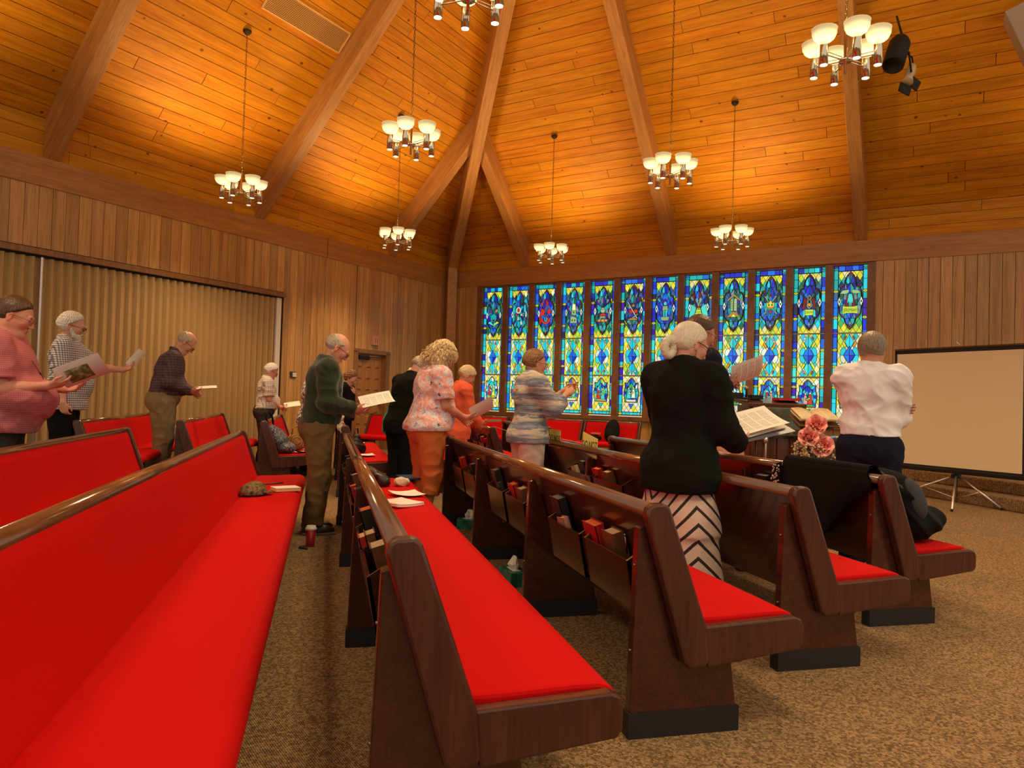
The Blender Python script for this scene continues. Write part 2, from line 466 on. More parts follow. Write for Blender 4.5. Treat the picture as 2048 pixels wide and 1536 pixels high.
# ------------------------------------------------------------------ door
def door():
    root = MB().box((-11.98, -.10, 1.03), (.86, .045, 2.06)).obj('door_1', 'door_wood', mw=frame('L'), kind='structure')
    fr = MB()
    fr.box((-12.50, -.02, 1.06), (.13, .12, 2.12)); fr.box((-11.48, -.02, 1.06), (.13, .12, 2.12)); fr.box((-11.99, -.02, 2.12), (1.15, .12, .09))
    fr.box((-12.43, -.11, 1.03), (.04, .14, 2.06)); fr.box((-11.55, -.11, 1.03), (.04, .14, 2.06)); fr.box((-11.99, -.11, 2.07), (.9, .14, .04))
    fr.obj('door_frame', 'trim_wood', root, bevel=.004)
    pm = MB(); a, b = .075, .095
    pm.add([(-a, 0, -b), (a, 0, -b), (a, 0, b), (-a, 0, b), (-a + .025, .022, -b + .025), (a - .025, .022, -b + .025), (a - .025, .022, b - .025), (-a + .025, .022, b - .025)],
           [(4, 5, 6, 7)[::-1], (0, 1, 5, 4)[::-1], (1, 2, 6, 5)[::-1], (2, 3, 7, 6)[::-1], (3, 0, 4, 7)[::-1]])
    me = pm.mesh('panel', 'door_wood')
    for r in range(8):
        for c in range(3):
            link('panel', me, root, loc=(-12.26 + c * .28, -.077, .16 + r * .245))
    MB().box((-11.80, -.04, 1.99), (.32, .07, .07)).obj('door_closer', 'black_metal', root, bevel=.01)
    MB().tube([(-11.95, -.02, 2.03), (-12.35, -.02, 2.04)], .01, 6).obj('closer_arm', 'aluminium', root)
    MB().lathe([(0, 0), (.028, 0), (.03, .03), (.02, .06), (0, .062)], 12, (-12.34, -.07, 1.0), R=Matrix.Rotation(-PI / 2, 3, 'X')).obj('door_knob', 'black_metal', root)
    # exit sign and thermostat
    s = MB().box((0, 0, 0), (.17, .07, .20)).obj('exit_sign', mat('sign_pink', (.50, .26, .20), .4), bevel=.005, label='small lit reddish box sign on the wall above the panelled door', cat='sign')
    s.matrix_world = frame('L', 12.02, .06, 2.37)
    MB().box((-.035, .037, 0), (.018, .006, .12)).box((.03, .037, 0), (.018, .006, .12)).obj('strokes', mat('sign_red', (.42, .05, .03), .4), s)
    th = MB().box((0, 0, 0), (.14, .02, .12)).obj('thermostat', mat('plate_dark', (.05, .03, .02), .5), label='small white thermostat on a dark plate right of the folding partition', cat='thermostat')
    th.matrix_world = frame('L', 9.78, .03, 1.53)
    MB().box((-.02, .018, 0), (.085, .02, .085)).obj('case', 'white_metal', th, bevel=.004)
door()

# ------------------------------------------------------------------ stained glass
def glass_mat():
    t = NT('stained_glass'); a = t.n('ShaderNodeAttribute', attribute_name='Col')
    v = t.coords('Object'); n = t.noise(v, 40, 3)
    c = t.mul(t.math('MULTIPLY', n, .35), a.outputs['Color'], (1, 1, 1), 'SOFT_LIGHT')
    t.l(c, t.b.inputs['Emission Color']); t.b.inputs['Emission Strength'].default_value = GLASS_E
    t.b.inputs['Base Color'].default_value = (.02, .02, .02, 1); t.b.inputs['Roughness'].default_value = .2
    MATS['stained_glass'] = t.m
glass_mat()
mat('lead', (.012, .012, .014), .6)
mat('red_came', (.16, .02, .02), .5)
PAL = {'Y': (232, 222, 60), 'L': (190, 220, 60), 'P': (240, 232, 160), 'W': (225, 238, 215), 'C': (20, 205, 225), 'T': (10, 170, 165), 'A': (60, 215, 200), 'B': (10, 105, 225), 'D': (15, 45, 185),
       'V': (60, 30, 150), 'G': (60, 170, 80), 'g': (20, 95, 75), 'O': (235, 140, 40), 'R': (200, 45, 35), 'r': (110, 20, 25), 'N': (30, 40, 85), 'k': (14, 16, 26), 'S': (110, 135, 140), 'M': (150, 180, 120), 'o': (170, 130, 60), 'p': (225, 140, 150), 'b': (40, 90, 150)}
PALL = {k: lin(v) for k, v in PAL.items()}
GW, GH = .575, 2.93
class Glass:
    def __init__(s, x0, rnd): s.x0 = x0; s.r = rnd; s.g = MB(); s.cols = []; s.ld = MB(); s.rc = MB(); s.panes = []
    def P3(s, u, v, y): return (s.x0 - u, y, 3.86 - v)
    def poly(s, pts, col, layer=0, lead=.004, pane=False, rim=None, jit=.12):
        y = -.045 + layer * .0035
        c = PALL[col] if isinstance(col, str) else col
        f = 1 + s.r.uniform(-jit, jit) * 1.6; c = tuple(max(0, min(1.1, x * f)) for x in c)
        area = sum(pts[i][0] * pts[(i + 1) % len(pts)][1] - pts[(i + 1) % len(pts)][0] * pts[i][1] for i in range(len(pts)))
        if area > 0: pts = pts[::-1]
        q = pts
        mb = MB() if pane else s.g
        n0 = len(mb.f); mb.add([s.P3(u, v, y) for u, v in q], [tuple(range(len(q)))])
        if pane:
            mb.add([s.P3(u, v, y - .003) for u, v in q], [tuple(range(len(q)))[::-1]]); s.panes.append((mb, c))
        else: s.cols.append(c)
        if lead:
            for i in range(len(q)): s.line(q[i], q[(i + 1) % len(q)], lead, layer, s.rc if rim else s.ld)
    def line(s, a, b, w, layer, mb=None):
        mb = mb or s.ld
        dx, dz = b[0] - a[0], b[1] - a[1]; L = math.hypot(dx, dz)
        if L < 1e-5: return
        nx, nz = -dz / L * w, dx / L * w; y = -.045 + layer * .0035
        A, B = (a[0], a[1]), (b[0], b[1])
        vs = [s.P3(A[0] + nx, A[1] + nz, y + .0002), s.P3(B[0] + nx, B[1] + nz, y + .0002), s.P3(B[0], B[1], y + .003), s.P3(A[0], A[1], y + .003),
              s.P3(A[0] - nx, A[1] - nz, y + .0002), s.P3(B[0] - nx, B[1] - nz, y + .0002)]
        mb.add(vs, [(0, 1, 2, 3)[::-1], (3, 2, 5, 4)[::-1]])
def clip(poly, box):
    u0, v0, u1, v1 = box
    for ax, lim, sg in ((0, u0, 1), (0, u1, -1), (1, v0, 1), (1, v1, -1)):
        out = []
        for i in range(len(poly)):
            a, b = poly[i - 1], poly[i]
            ia, ib = (a[ax] - lim) * sg >= 0, (b[ax] - lim) * sg >= 0
            if ia != ib:
                t = (lim - a[ax]) / (b[ax] - a[ax]); out.append((a[0] + t * (b[0] - a[0]), a[1] + t * (b[1] - a[1])))
            if ib: out.append(b)
        poly = out
        if len(poly) < 3: return []
    return poly
def lattice(G, box, uc, vc, hw, hh, colf, layer=0):
    u0, v0, u1, v1 = box
    for i in range(-12, 13):
        for j in range(-30, 31):
            if (i + j) % 2: continue
            cu, cv = uc + i * hw, vc + j * hh
            q = clip([(cu - hw, cv), (cu, cv - hh), (cu + hw, cv), (cu, cv + hh)], box)
            if q: G.poly(q, colf(cu, cv), layer, .0035)
def ring(G, c, pts, cols, layer, rings=3, inner=True):
    """radial patchwork inside the outline pts about c"""
    n = len(pts); fr = [1.0, .68, .36]
    for k in range(rings):
        a = fr[k]; b = fr[k + 1] if k + 1 < rings else 0
        st = 1 if k == 0 else 2
        for i in range(0, n, st):
            j = (i + st) % n
            p, q = pts[i], pts[j]
            f = lambda P, t: (c[0] + (P[0] - c[0]) * t, c[1] + (P[1] - c[1]) * t)
            if b: G.poly([f(p, a), f(q, a), f(q, b), f(p, b)], G.r.choice(cols), layer, .003)
            else: G.poly([f(p, a), f(q, a), c], G.r.choice(cols), layer, .003)
def circ(c, ru, rv, n, a0=0, a1=2 * PI):
    full = abs(a1 - a0 - 2 * PI) < 1e-6
    return [(c[0] + ru * math.cos(a0 + (a1 - a0) * k / (n if full else n - 1)), c[1] + rv * math.sin(a0 + (a1 - a0) * k / (n if full else n - 1))) for k in range(n)]
def motif(G, i, c):
    u, v = c; L = 5
    P = lambda pts, col, lay=L, ld=.003: G.poly([(u + a, v + b) for a, b in pts], col, lay, ld)
    E = lambda a, b, ru, rv, col, lay=L, n=10: G.poly(circ((u + a, v + b), ru, rv, n), col, lay, .003)
    if i == 0:
        E(0, .06, .085, .10, 'T'); G.line((u - .085, v + .06), (u + .085, v + .06), .003, 6); P([(-.05, .10), (.05, .10), (0, .15)], 'r', 6)
        E(.085, -.11, .032, .04, 'O', 6); E(-.085, -.10, .035, .045, 'D'); E(-.075, -.10, .02, .03, 'R', 6)
        P([(-.16, .18), (-.10, .14), (0, .22), (0, .25)], 'A'); P([(.16, .18), (.10, .14), (0, .22), (0, .25)], 'L')
    elif i == 1:
        E(-.02, -.10, .07, .08, 'W'); E(-.02, -.10, .035, .05, 'R', 6)
        for k in range(7): a = .3 + k * .5; E(.02 + .05 * math.cos(a * 2), .01 + k * .035, .03, .022, 'WgW'[k % 3], 6, 6)
        P([(-.12, 0), (-.05, -.03), (-.06, .06)], 'R'); P([(.05, -.02), (.12, .0), (.06, .06)], 'R')
    elif i == 2:
        P([(-.13, -.14), (-.02, -.06), (-.05, .04), (-.14, .06)], 'R'); P([(.12, -.14), (.02, -.06), (.05, .02), (.13, .0)], 'R')
        P([(-.008, -.20), (.008, -.20), (.006, .06), (-.006, .06)], 'S', 6)
        o = circ((u, v + .10), .13, .15, 9, 0, PI); n_ = circ((u, v + .10), .09, .10, 9, 0, PI)
        G.poly(o + n_[::-1], 'R', 5, .003); 
        for a in (-.03, .03): P([(a - .01, .08), (a + .01, .08), (a + .01, .16), (a - .01, .16)], 'C', 6)
        P([(-.04, .16), (.04, .16), (.02, .19), (-.02, .19)], 'C', 6)
    elif i == 3:
        P([(-.085, .24), (.085, .24), (.07, .09), (-.07, .09)], 'M'); P([(-.065, .09), (.065, .06), (.055, -.05), (-.05, -.05)], 'M'); P([(-.045, -.05), (.05, -.05), (.035, -.19), (-.035, -.19)], 'P')
        P([(-.11, .02), (.12, .12), (.12, .15), (-.10, .05)], 'b', 6); P([(-.12, -.12), (-.05, -.02), (-.06, .0), (-.13, -.08)], 'S', 6); P([(.06, -.16), (.13, -.05), (.11, .02), (.05, -.04)], 'S', 6)
        for a, b in ((-.03, .18), (.03, .18), (0, 0)): P([(a - .008, b - .02), (a + .008, b - .02), (a + .008, b + .02), (a - .008, b + .02)], 'k', 6)
    elif i == 4:
        E(0, -.02, .06, .06, 'M'); P([(-.13, -.16), (-.03, -.08), (-.06, 0), (-.14, -.06)], 'T'); P([(.13, -.16), (.03, -.08), (.06, 0), (.14, -.06)], 'T')
        P([(-.09, .10), (.09, .10), (.04, .05), (-.04, .05)], 'R'); P([(-.06, .15), (.06, .15), (.07, .11), (-.07, .11)], 'M', 6)
        for a in (-.08, 0, .08): E(a, .205, .04, .03, 'O', 6, 8)
        for a in (-.02, .02): E(a, -.04, .007, .01, 'k', 7, 6)
    elif i == 5:
        P([(-.10, -.15), (.10, -.15), (0, .0)], 'N'); P([(-.045, -.07), (.045, -.07), (0, -.15)], 'o', 6); P([(-.10, .18), (0, .06), (.10, .18)], 'V')
        E(-.05, .04, .045, .05, 'R', 6, 8); E(.06, .03, .045, .045, 'R', 6, 8); P([(-.13, -.17), (-.12, -.18), (.10, .18), (.085, .19)], 'W', 7); P([(-.02, .17), (.11, .08), (.115, .095), (-.01, .19)], 'L', 8)
        P([(-.12, .22), (.12, .22), (.05, .17), (-.06, .17)], 'o', 6)
    elif i == 6:
        E(0, -.15, .045, .06, 'V'); E(0, -.11, .035, .04, 'A', 6); P([(-.05, -.06), (.05, -.06), (.065, .03), (-.065, .03)], 'M'); P([(-.045, .03), (-.005, .03), (-.01, .17), (-.04, .17)], 'A'); P([(.045, .03), (.005, .03), (.01, .17), (.04, .17)], 'A')
        P([(-.10, .17), (.10, .17), (.07, .25), (-.07, .25)], 'M', 6); E(-.11, -.03, .045, .05, 'D'); E(.11, -.03, .045, .05, 'B')
    elif i == 7:
        P([(-.03, .0), (.03, .0), (.11, .26), (-.11, .26)], 'L')
        for k in range(4): G.line((u - .04 - .018 * k, v + .04 + .055 * k), (u + .04 + .018 * k, v + .04 + .055 * k), .004, 6)
        P([(-.17, -.06), (-.08, -.07), (-.05, .02), (-.11, .26), (-.20, .24)], 'A'); P([(.17, -.06), (.08, -.07), (.05, .02), (.11, .26), (.20, .24)], 'A')
        P([(-.07, -.17), (-.03, -.21), (-.005, -.15), (-.01, -.06), (-.05, -.10)], 'S', 6); P([(.07, -.17), (.03, -.21), (.005, -.15), (.01, -.06), (.05, -.10)], 'M', 6); P([(-.05, -.11), (.05, -.11), (0, .0)], 'M', 6); P([(-.15, -.07), (0, -.02), (.15, -.07), (0, .03)], 'r', 5)
    elif i == 8:
        for sg in (-1, 1): P([(sg * .005, .10), (sg * .005, -.12), (sg * .02, -.15), (sg * .05, -.15), (sg * .065, -.12), (sg * .065, .10)], 'M', 6)
        for k in range(4):
            for sg in (-1, 1): G.line((u + sg * .02, v - .10 + k * .05), (u + sg * .05, v - .10 + k * .05), .0025, 7)
        P([(-.14, .22), (-.03, .12), (.0, .11), (.03, .12), (.14, .22)], 'o'); P([(-.05, .22), (0, .15), (.05, .22)], 'Y', 6)
        P([(-.14, -.12), (0, -.24), (.14, -.12), (.12, -.10), (0, -.20), (-.12, -.10)], 'o', 5)
    elif i == 9:
        for sg in (-1, 1): P([(sg * .12, -.16), (sg * .09, -.17), (-sg * .11, .20), (-sg * .13, .18)], 'M', 5)
        P([(-.065, .05), (.065, .05), (.075, -.06), (.04, -.02), (.0, -.09), (-.04, -.02), (-.075, -.06)], 'Y', 7); P([(-.06, .05), (.06, .05), (.05, .08), (-.05, .08)], 'O', 7)
        for a in (-.03, .03): E(a, .01, .012, .018, 'k', 8, 6)
        for k in range(6): a = k * PI / 3; P([(0, -.17), (.03 * math.cos(a) + .004, -.17 + .035 * math.sin(a)), (.03 * math.cos(a + .5), -.17 + .035 * math.sin(a + .5))], 'R', 7, .0015)
        P([(-.03, .12), (.04, .12), (.0, .19)], 'R', 6); P([(-.12, .20), (.12, .20), (.10, .22), (-.10, .22)], 'T', 6)
    elif i == 10:
        o = circ((u, v - .10), .04, .05, 10); G.poly(o, 'M', 7); E(0, -.10, .022, .03, 'r', 8)
        P([(-.035, -.06), (-.015, -.05), (-.03, .05), (0, .09), (.03, .05), (.015, -.05), (.035, -.06), (.05, .06), (0, .12), (-.05, .06)], 'M', 7, .003)
        E(0, .035, .03, .035, 'O', 8); P([(-.09, -.12), (-.04, -.05), (-.08, .12), (-.13, .12)], 'r', 5); P([(.09, -.12), (.04, -.05), (.08, .12), (.13, .12)], 'r', 5)
        P([(-.075, .125), (.075, .125), (.07, .235), (-.07, .235)], 'L', 8); P([(-.11, .14), (-.075, .125), (-.07, .26), (-.12, .27)], 'A', 7); P([(.11, .14), (.075, .125), (.07, .26), (.12, .27)], 'A', 7)
    elif i == 11:
        for sg in (-1, 1): P([(sg * .02, -.22), (sg * .13, -.21), (sg * .18, -.15), (sg * .10, -.14), (sg * .03, -.16)], 'M', 6)
        P([(-.05, -.14), (.05, -.14), (.10, .12), (-.10, .12)], 'r', 5)
        P([(-.03, -.14), (.03, -.14), (.05, -.04), (.05, .02), (.035, .05), (.03, .0), (.022, .10), (.008, .11), (.002, .02), (-.006, .11), (-.018, .10), (-.022, .0), (-.04, .05), (-.05, .0)], 'A', 7)
        P([(-.125, .08), (-.06, .095), (.06, .095), (.125, .08), (.13, .235), (.06, .22), (-.06, .22), (-.13, .24)], 'L', 8)
def text_mesh(txt, size, m, extrude=.0005, align='CENTER'):
    cu = D.curves.new('txt', 'FONT'); cu.body = txt; cu.size = size; cu.align_x = align; cu.align_y = 'CENTER'; cu.extrude = extrude
    o = D.objects.new('txt', cu); COL.objects.link(o)
    bpy.context.view_layer.update()
    me = D.meshes.new_from_object(o.evaluated_get(bpy.context.evaluated_depsgraph_get()))
    D.objects.remove(o); D.curves.remove(cu); me.materials.clear(); me.materials.append(MATS[m]); return me
def window(i):
    rnd = random.Random(100 + i)
    t0 = -9.68 + .71 * i; x0 = -t0
    G = Glass(x0, rnd); uc = GW / 2; bw = .083
    G.poly([(0, 0), (GW, 0), (GW, GH), (0, GH)], 'k', -1, 0)
    # side borders with yellow squares
    ys = [.06, .475, .967, 1.57, 1.88, 2.27]
    for side in (0, 1):
        a, b = (.004, bw - .008) if side == 0 else (GW - bw + .008, GW - .004)
        v = 0.0; marks = ys + [2.90]
        for mk in marks:
            lo, hi = mk - .025, mk + .025
            while v < lo - .005:
                e = min(v + rnd.uniform(.09, .22), lo)
                if lo - e < .05: e = lo
                G.poly([(a, v), (b, v), (b, e), (a, e)], rnd.choice('BDTCDVbBTCNB' if v < 1.25 else 'CBTCABDCV'), 0, .004)
                v = e
            G.poly([(a, lo), (b, lo), (b, hi), (a, hi)], 'T' if mk < .1 else 'Y', 0, .004)
            m_ = (a + b) / 2
            G.line((a, lo), (b, hi), .003, 1); G.line((a, hi), (b, lo), .003, 1)
            v = hi
    # top border
    u = bw
    while u < GW - bw - .01:
        e = min(u + rnd.uniform(.08, .15), GW - bw); G.poly([(u, .004), (e, .004), (e, .095), (u, .095)], rnd.choice('TTCDDB'), 0, .004); u = e
    u = bw
    while u < GW - bw - .01:
        e = min(u + rnd.uniform(.07, .11), GW - bw); G.poly([(u, 2.87), (e, 2.87), (e, 2.926), (u, 2.926)], 'C' if rnd.random() < .7 else 'A', 0, .004); u = e
    iu0, iu1 = bw, GW - bw
    top = (iu0, .105, iu1, 1.245)
    def ct(cu, cv):
        if cv < .27 or cv > 1.08: return rnd.choice('YYLPY')
        if cv < .40: return rnd.choice('gNTb')
        return rnd.choice('TGLCg')
    lattice(G, top, uc, .105, .052, .088, ct)
    # medallion outline
    def ogee(sc, cy0=.11, tip=1.20):
        R_ = []
        R_ += [(0, cy0)]; R_ += [(.06, cy0 + .07), (.10, cy0 + .17), (.105, cy0 + .27)]
        R_ += [(.16, .40), (.19, .46), (.195, .60), (.212, .68), (.195, .76), (.19, .88), (.155, .945), (.105, .985), (.085, 1.06), (.045, 1.14), (0, tip)]
        Lf = [(-a, b) for a, b in R_[1:-1]][::-1]
        return [(uc + a * sc, .67 + (b - .67) * sc) for a, b in R_ + Lf]
    G.poly(ogee(1.0), (.22, .02, .02), 1, .006); G.poly(ogee(.955), (.40, .10, .03) if i % 2 else (.03, .02, .02), 2, .003)
    og = ogee(.92)
    G.poly(og, 'k', 3, .004)
    pal = ['DNTbNgV', 'BTbgNCT', 'DBVNBbR', 'BDTTgVb', 'TgbNSVN', 'NbTgSVb', 'BDTVDbB', 'DNVBSrN', 'gTbNSVg', 'TNBDgTb', 'DBNbgTN', 'TbDBNSg'][i]
    ring(G, (uc, .67), og, pal, 4, 3)
    for sg in (-1, 1):   # tear drops in the top lobe, shields in the bottom lobe, side diamonds
        G.poly([(uc + sg * .045, .18), (uc + sg * .075, .29), (uc + sg * .06, .34), (uc + sg * .02, .34), (uc + sg * .012, .28)], 'C' if sg < 0 else 'D', 5)
        G.poly([(uc + sg * .01, .985), (uc + sg * .085, .985), (uc + sg * .07, 1.07), (uc + sg * .02, 1.12)], rnd.choice('BTb'), 5)
        cu = uc + sg * .185
        G.poly([(cu, .57), (cu + .034, .67), (cu, .77), (cu - .034, .67)], 'W', 6, .005); G.poly(circ((cu, .67), .012, .028, 8), 'k', 7, 0)
    G.poly([(uc, 1.0), (uc + .015, 1.06), (uc + .035, 1.08), (uc + .012, 1.10), (uc, 1.16), (uc - .012, 1.10), (uc - .035, 1.08), (uc - .015, 1.06)], 'S', 6)
    motif(G, i, (uc, .67))
    # bars
    for v in (1.255, 2.085): G.poly([(0, v - .010), (GW, v - .010), (GW, v + .010), (0, v + .010)], (.20, .12, .07), 1, .002)
    # middle lattice
    mid = (iu0, 1.268, iu1, 2.072); vc = 1.67
    def cm(cu, cv):
        du, dv = abs(cu - uc) / .2, abs(cv - vc) / .4
        if du > .75: return rnd.choice('YPLPYW')
        if dv > .6 and du > .3: return rnd.choice('TGTCA')
        return rnd.choice('YPWLAY')
    lattice(G, mid, uc, vc, .0506, .0875, cm)
    for sg in (-1, 1):
        cv = vc + sg * .245
        for s2 in (-1, 1):
            G.poly([(uc, cv - .15), (uc + s2 * .078, cv), (uc, cv + .15)], rnd.choice('CAC'), 2, .004, pane=True)
            # side turquoise
            G.poly([(uc + s2 * .10, vc + sg * .0), (uc + s2 * .155, vc + sg * .0), (uc + s2 * .148, vc + sg * .10), (uc + s2 * .085, vc + sg * .17), (uc + s2 * .05, vc + sg * .10)], rnd.choice('CAWC'), 1, .004, pane=True)
            # orange / yellow slips
            a = (uc + s2 * .06, vc + sg * .13); 
            G.poly([(uc + s2 * .075, vc + sg * .135), (uc + s2 * .125, vc + sg * .225), (uc + s2 * .10, vc + sg * .27), (uc + s2 * .05, vc + sg * .18)], rnd.choice('OYOY'), 3, .004)
            G.poly([(uc + s2 * .075, vc + sg * .285), (uc + s2 * .095, vc + sg * .32), (uc + s2 * .075, vc + sg * .355), (uc + s2 * .055, vc + sg * .32)], rnd.choice('RWp'), 3, .004)
    for sg in (-1, 1):
        for s2 in (-1, 1):
            G.poly([(uc, vc), (uc + s2 * .098, vc), (uc, vc + sg * .175)], 'B' if sg * s2 < 0 else 'D' if s2 > 0 else 'B', 4, .004, pane=True)
    # bottom section
    bot = (iu0, 2.098, iu1, 2.862)
    lattice(G, bot, uc, 2.10, .052, .075, lambda a, b: rnd.choice('PPYWPY' if b < 2.3 or b > 2.7 else 'PPWY'))
    def bm(sc):
        R_ = [(0, 2.12), (.06, 2.17), (.09, 2.235), (.15, 2.235), (.15, 2.34), (.172, 2.42), (.175, 2.50), (.15, 2.60), (.15, 2.66), (.09, 2.66), (0, 2.66)]
        Lf = [(-a, b) for a, b in R_[1:-1]][::-1]
        return [(uc + a * sc, 2.44 + (b - 2.44) * sc) for a, b in R_ + Lf]
    G.poly(bm(1.0), (.75, .18, .05), 1, .004); G.poly(bm(.945), 'k', 2, .003)
    ring(G, (uc, 2.44), bm(.92), ['CBTADWC', 'CTGOWBR', 'RBVODCR', 'YOGRTBL', 'CBTDLAW', 'BTCDGAW', 'CBDTAWB', 'TCABDWB', 'CTGABWC', 'BTCBDAb', 'CBCDBTC', 'CBDTCAB'][i], 3, 3)
    # figures
    for k, sg in enumerate((-1, 1)):
        cu = uc + sg * rnd.uniform(.03, .06); cv = 2.44 + rnd.uniform(-.02, .04); c1 = rnd.choice('RpWYGA')
        G.poly([(cu - .02, cv - .05), (cu + .02, cv - .05), (cu + .05, cv + .14), (cu - .05, cv + .14)], c1, 4); G.poly(circ((cu, cv - .075), .018, .026, 7), 'P', 5)
        G.poly([(cu, cv), (cu - sg * .07, cv + .03), (cu - sg * .065, cv + .055), (cu, cv + .04)], rnd.choice('WLC'), 5)
    G.poly([(uc - .12, 2.60), (uc + .12, 2.60), (uc + .10, 2.645), (uc - .10, 2.645)], rnd.choice('GLMW'), 5)
    G.poly([(uc - .055, 2.70), (uc - .02, 2.685), (uc, 2.70), (uc + .02, 2.685), (uc + .055, 2.70), (uc, 2.80)], rnd.choice('CBT'), 4, .004)
    G.poly([(uc - .055, 2.70), (uc - .02, 2.685), (uc, 2.70), (uc + .02, 2.685), (uc + .055, 2.70), (uc, 2.80)], 'B' if i % 2 else 'T', 5, .004)
    # build
    root = MB().box((x0 + .008, -.05, 2.395), (.016, .06, 2.95)).box((x0 - GW - .008, -.05, 2.395), (.016, .06, 2.95)).box((x0 - uc, -.05, 3.868), (GW, .06, .016)).box((x0 - uc, -.05, .922), (GW, .06, .016)).obj('window_%d' % (i + 1), 'trim_wood', mw=frame('R'), kind='structure')
    def colour(me, cols, n):
        ca = me.color_attributes.new('Col', 'FLOAT_COLOR', 'CORNER')
        arr = np.zeros((len(me.loops), 4), np.float32); 
        ls = np.zeros(len(me.polygons), np.int32); lt = np.zeros(len(me.polygons), np.int32)
        me.polygons.foreach_get('loop_start', ls); me.polygons.foreach_get('loop_total', lt)
        arr[:] = np.repeat(np.array([(*c, 1) for c in cols], np.float32), lt, axis=0)
        ca.data.foreach_set('color', arr.ravel())
    me = G.g.mesh('glass', 'stained_glass'); colour(me, G.cols, 0); link('glass', me, root, kind='stuff')
    for mb, c in G.panes:
        me = mb.mesh('pane', 'stained_glass'); colour(me, [c, c], 0); link('pane', me, root)
    G.ld.obj('lead', 'lead', root)
    if i >= 10:
        tm = text_mesh('ISAIAH' if i == 10 else 'JEREMIAH', .062 if i == 10 else .075, 'lead', .001)
        o = link('lettering', tm, root)
        w = (.13 if i == 10 else .22); cur = max(v.co.x for v in tm.vertices) - min(v.co.x for v in tm.vertices)
        o.location = (x0 - uc, -.045 + 9 * .0035, 3.86 - .67 - .18 + (.0 if i == 10 else .015)); o.rotation_euler = (PI / 2, 0, PI); o.scale = (w / cur, 1.25 if i == 10 else 1.1, 1)
mul_me = MB().box((0, 0, 0), (.137, .115, 2.99)).mesh('mullion', 'sill_wood')
for i in range(12): window(i)
for i in range(13):
    o = link('trim_%d' % (8 + i), mul_me, mw=frame('R', -9.68 + .71 * i - .0675, .005, 2.39), bevel=.006, kind='structure')

# ------------------------------------------------------------------ chandeliers
def bowl_mat():
    t = NT('lamp_bowl'); v = t.coords('Object'); sep = t.n('ShaderNodeSeparateXYZ'); t.l(v, sep.inputs[0])
    z = t.math('DIVIDE', sep.outputs[2], .115)          # 0 at the lamp, 1 at the rim
    f = t.ramp(z, [(0, 1.0), (.35, .55), (.75, .16), (.93, .13), (1, .22)])
    t.b.inputs['Base Color'].default_value = (.8, .75, .55, 1); t.b.inputs['Roughness'].default_value = .25
    t.b.inputs['Emission Color'].default_value = (1, .80, .36, 1)
    t.l(t.math('MULTIPLY', f, BOWL_E), t.b.inputs['Emission Strength']); MATS['lamp_bowl'] = t.m
    t = NT('lamp_glow'); t.b.inputs['Emission Color'].default_value = (1, .85, .55, 1); t.b.inputs['Emission Strength'].default_value = 7; MATS['lamp_glow'] = t.m
bowl_mat()
def make_light(kind, energy, r):
    l = D.lights.new('lamp_light', kind); l.energy = energy; l.color = (1, .64, .29); l.shadow_soft_size = r
    if kind == 'SPOT': l.spot_size = math.radians(130); l.spot_blend = .9; l.color = (1, .70, .38)
    return l
LP = make_light('POINT', BULB_W, .03); LS = make_light('SPOT', DOWN_W, .022)
cup_me = MB().lathe([(.033, -.10), (.036, -.10), (.036, .105), (.034, .107), (.012, .107)], 20).lathe([(.033, -.10), (.030, -.02)], 20).mesh('lamp_cup', 'chrome')
glow_me = MB().lathe([(.031, -.085), (0.0005, -.080)], 16).mesh('lamp_disc', 'lamp_glow')
bowl_me = MB().lathe([(.02, 0), (.055, .004), (.085, .028), (.103, .065), (.107, .112), (.110, .115), (.110, .112), (.104, .112), (.100, .067), (.082, .032), (.053, .009), (.02, .006)], 24).mesh('glass_bowl', 'lamp_bowl')
hub_me = MB().lathe([(0, -.12), (.013, -.12), (.013, -.012), (.055, -.012), (.055, .012), (.014, .012), (.014, .30), (.005, .31), (0, .31)], 16).mesh('stem', 'chrome')
arm_me = MB().tube([(.04, 0, 0), (.24, 0, 0)], .006, 6).tube([(.04, .0, .025), (.24, 0, .03)], .004, 6).mesh('arm', 'chrome')
can_me = MB().lathe([(0, -.06), (.03, -.055), (.06, -.02), (.065, 0), (0, 0)], 16).mesh('canopy', 'black_metal')
def chain_mesh(L):
    mb = MB(); n = int(L / .042); st = L / n
    for k in range(n):
        c = Vector((0, 0, (k + .5) * st)); pts = []
        for q in range(8):
            a = 2 * PI * q / 8; x = .011 * math.cos(a); z = (.017 + .008) * math.sin(a)
            pts.append(c + (Vector((x, 0, z)) if k % 2 else Vector((0, x, z))))
        mb.tube(pts, .0032, 4, closed=True)
    return mb.mesh('chain', 'chain_metal')
def roof_z(x, y):
    return min(4.85 + 1.04 * ((x - y) * S2 - CL), 4.85 + 1.04 * (CRW - (x + y) * S2))
def chandelier(x, y, z, rot, label, lights=True):
    root = empty('chandelier', (x, y, z), rot, label=label, cat='chandelier', group='chandeliers hanging from the roof')
    link('stem', hub_me, root)
    zr = roof_z(x, y)
    link('chain', chain_mesh(zr - z - .34), root, loc=(0, 0, .30))
    link('canopy', can_me, root, loc=(0, 0, zr - z - .02))
    for k in range(6):
        a = k * PI / 3
        link('arm', arm_me, root, rotz=a)
        px, py = .265 * math.cos(a), .265 * math.sin(a)
        c = link('lamp_cup', cup_me, root, loc=(px, py, 0))
        link('glass_bowl', bowl_me, c, loc=(0, 0, .105)); link('lamp_disc', glow_me, c)
        l = D.objects.new('lamp_light', LP); COL.objects.link(l); l.parent = c; l.location = (0, 0, .155)
        l = D.objects.new('lamp_light', LS); COL.objects.link(l); l.parent = c; l.location = (0, 0, -.125)
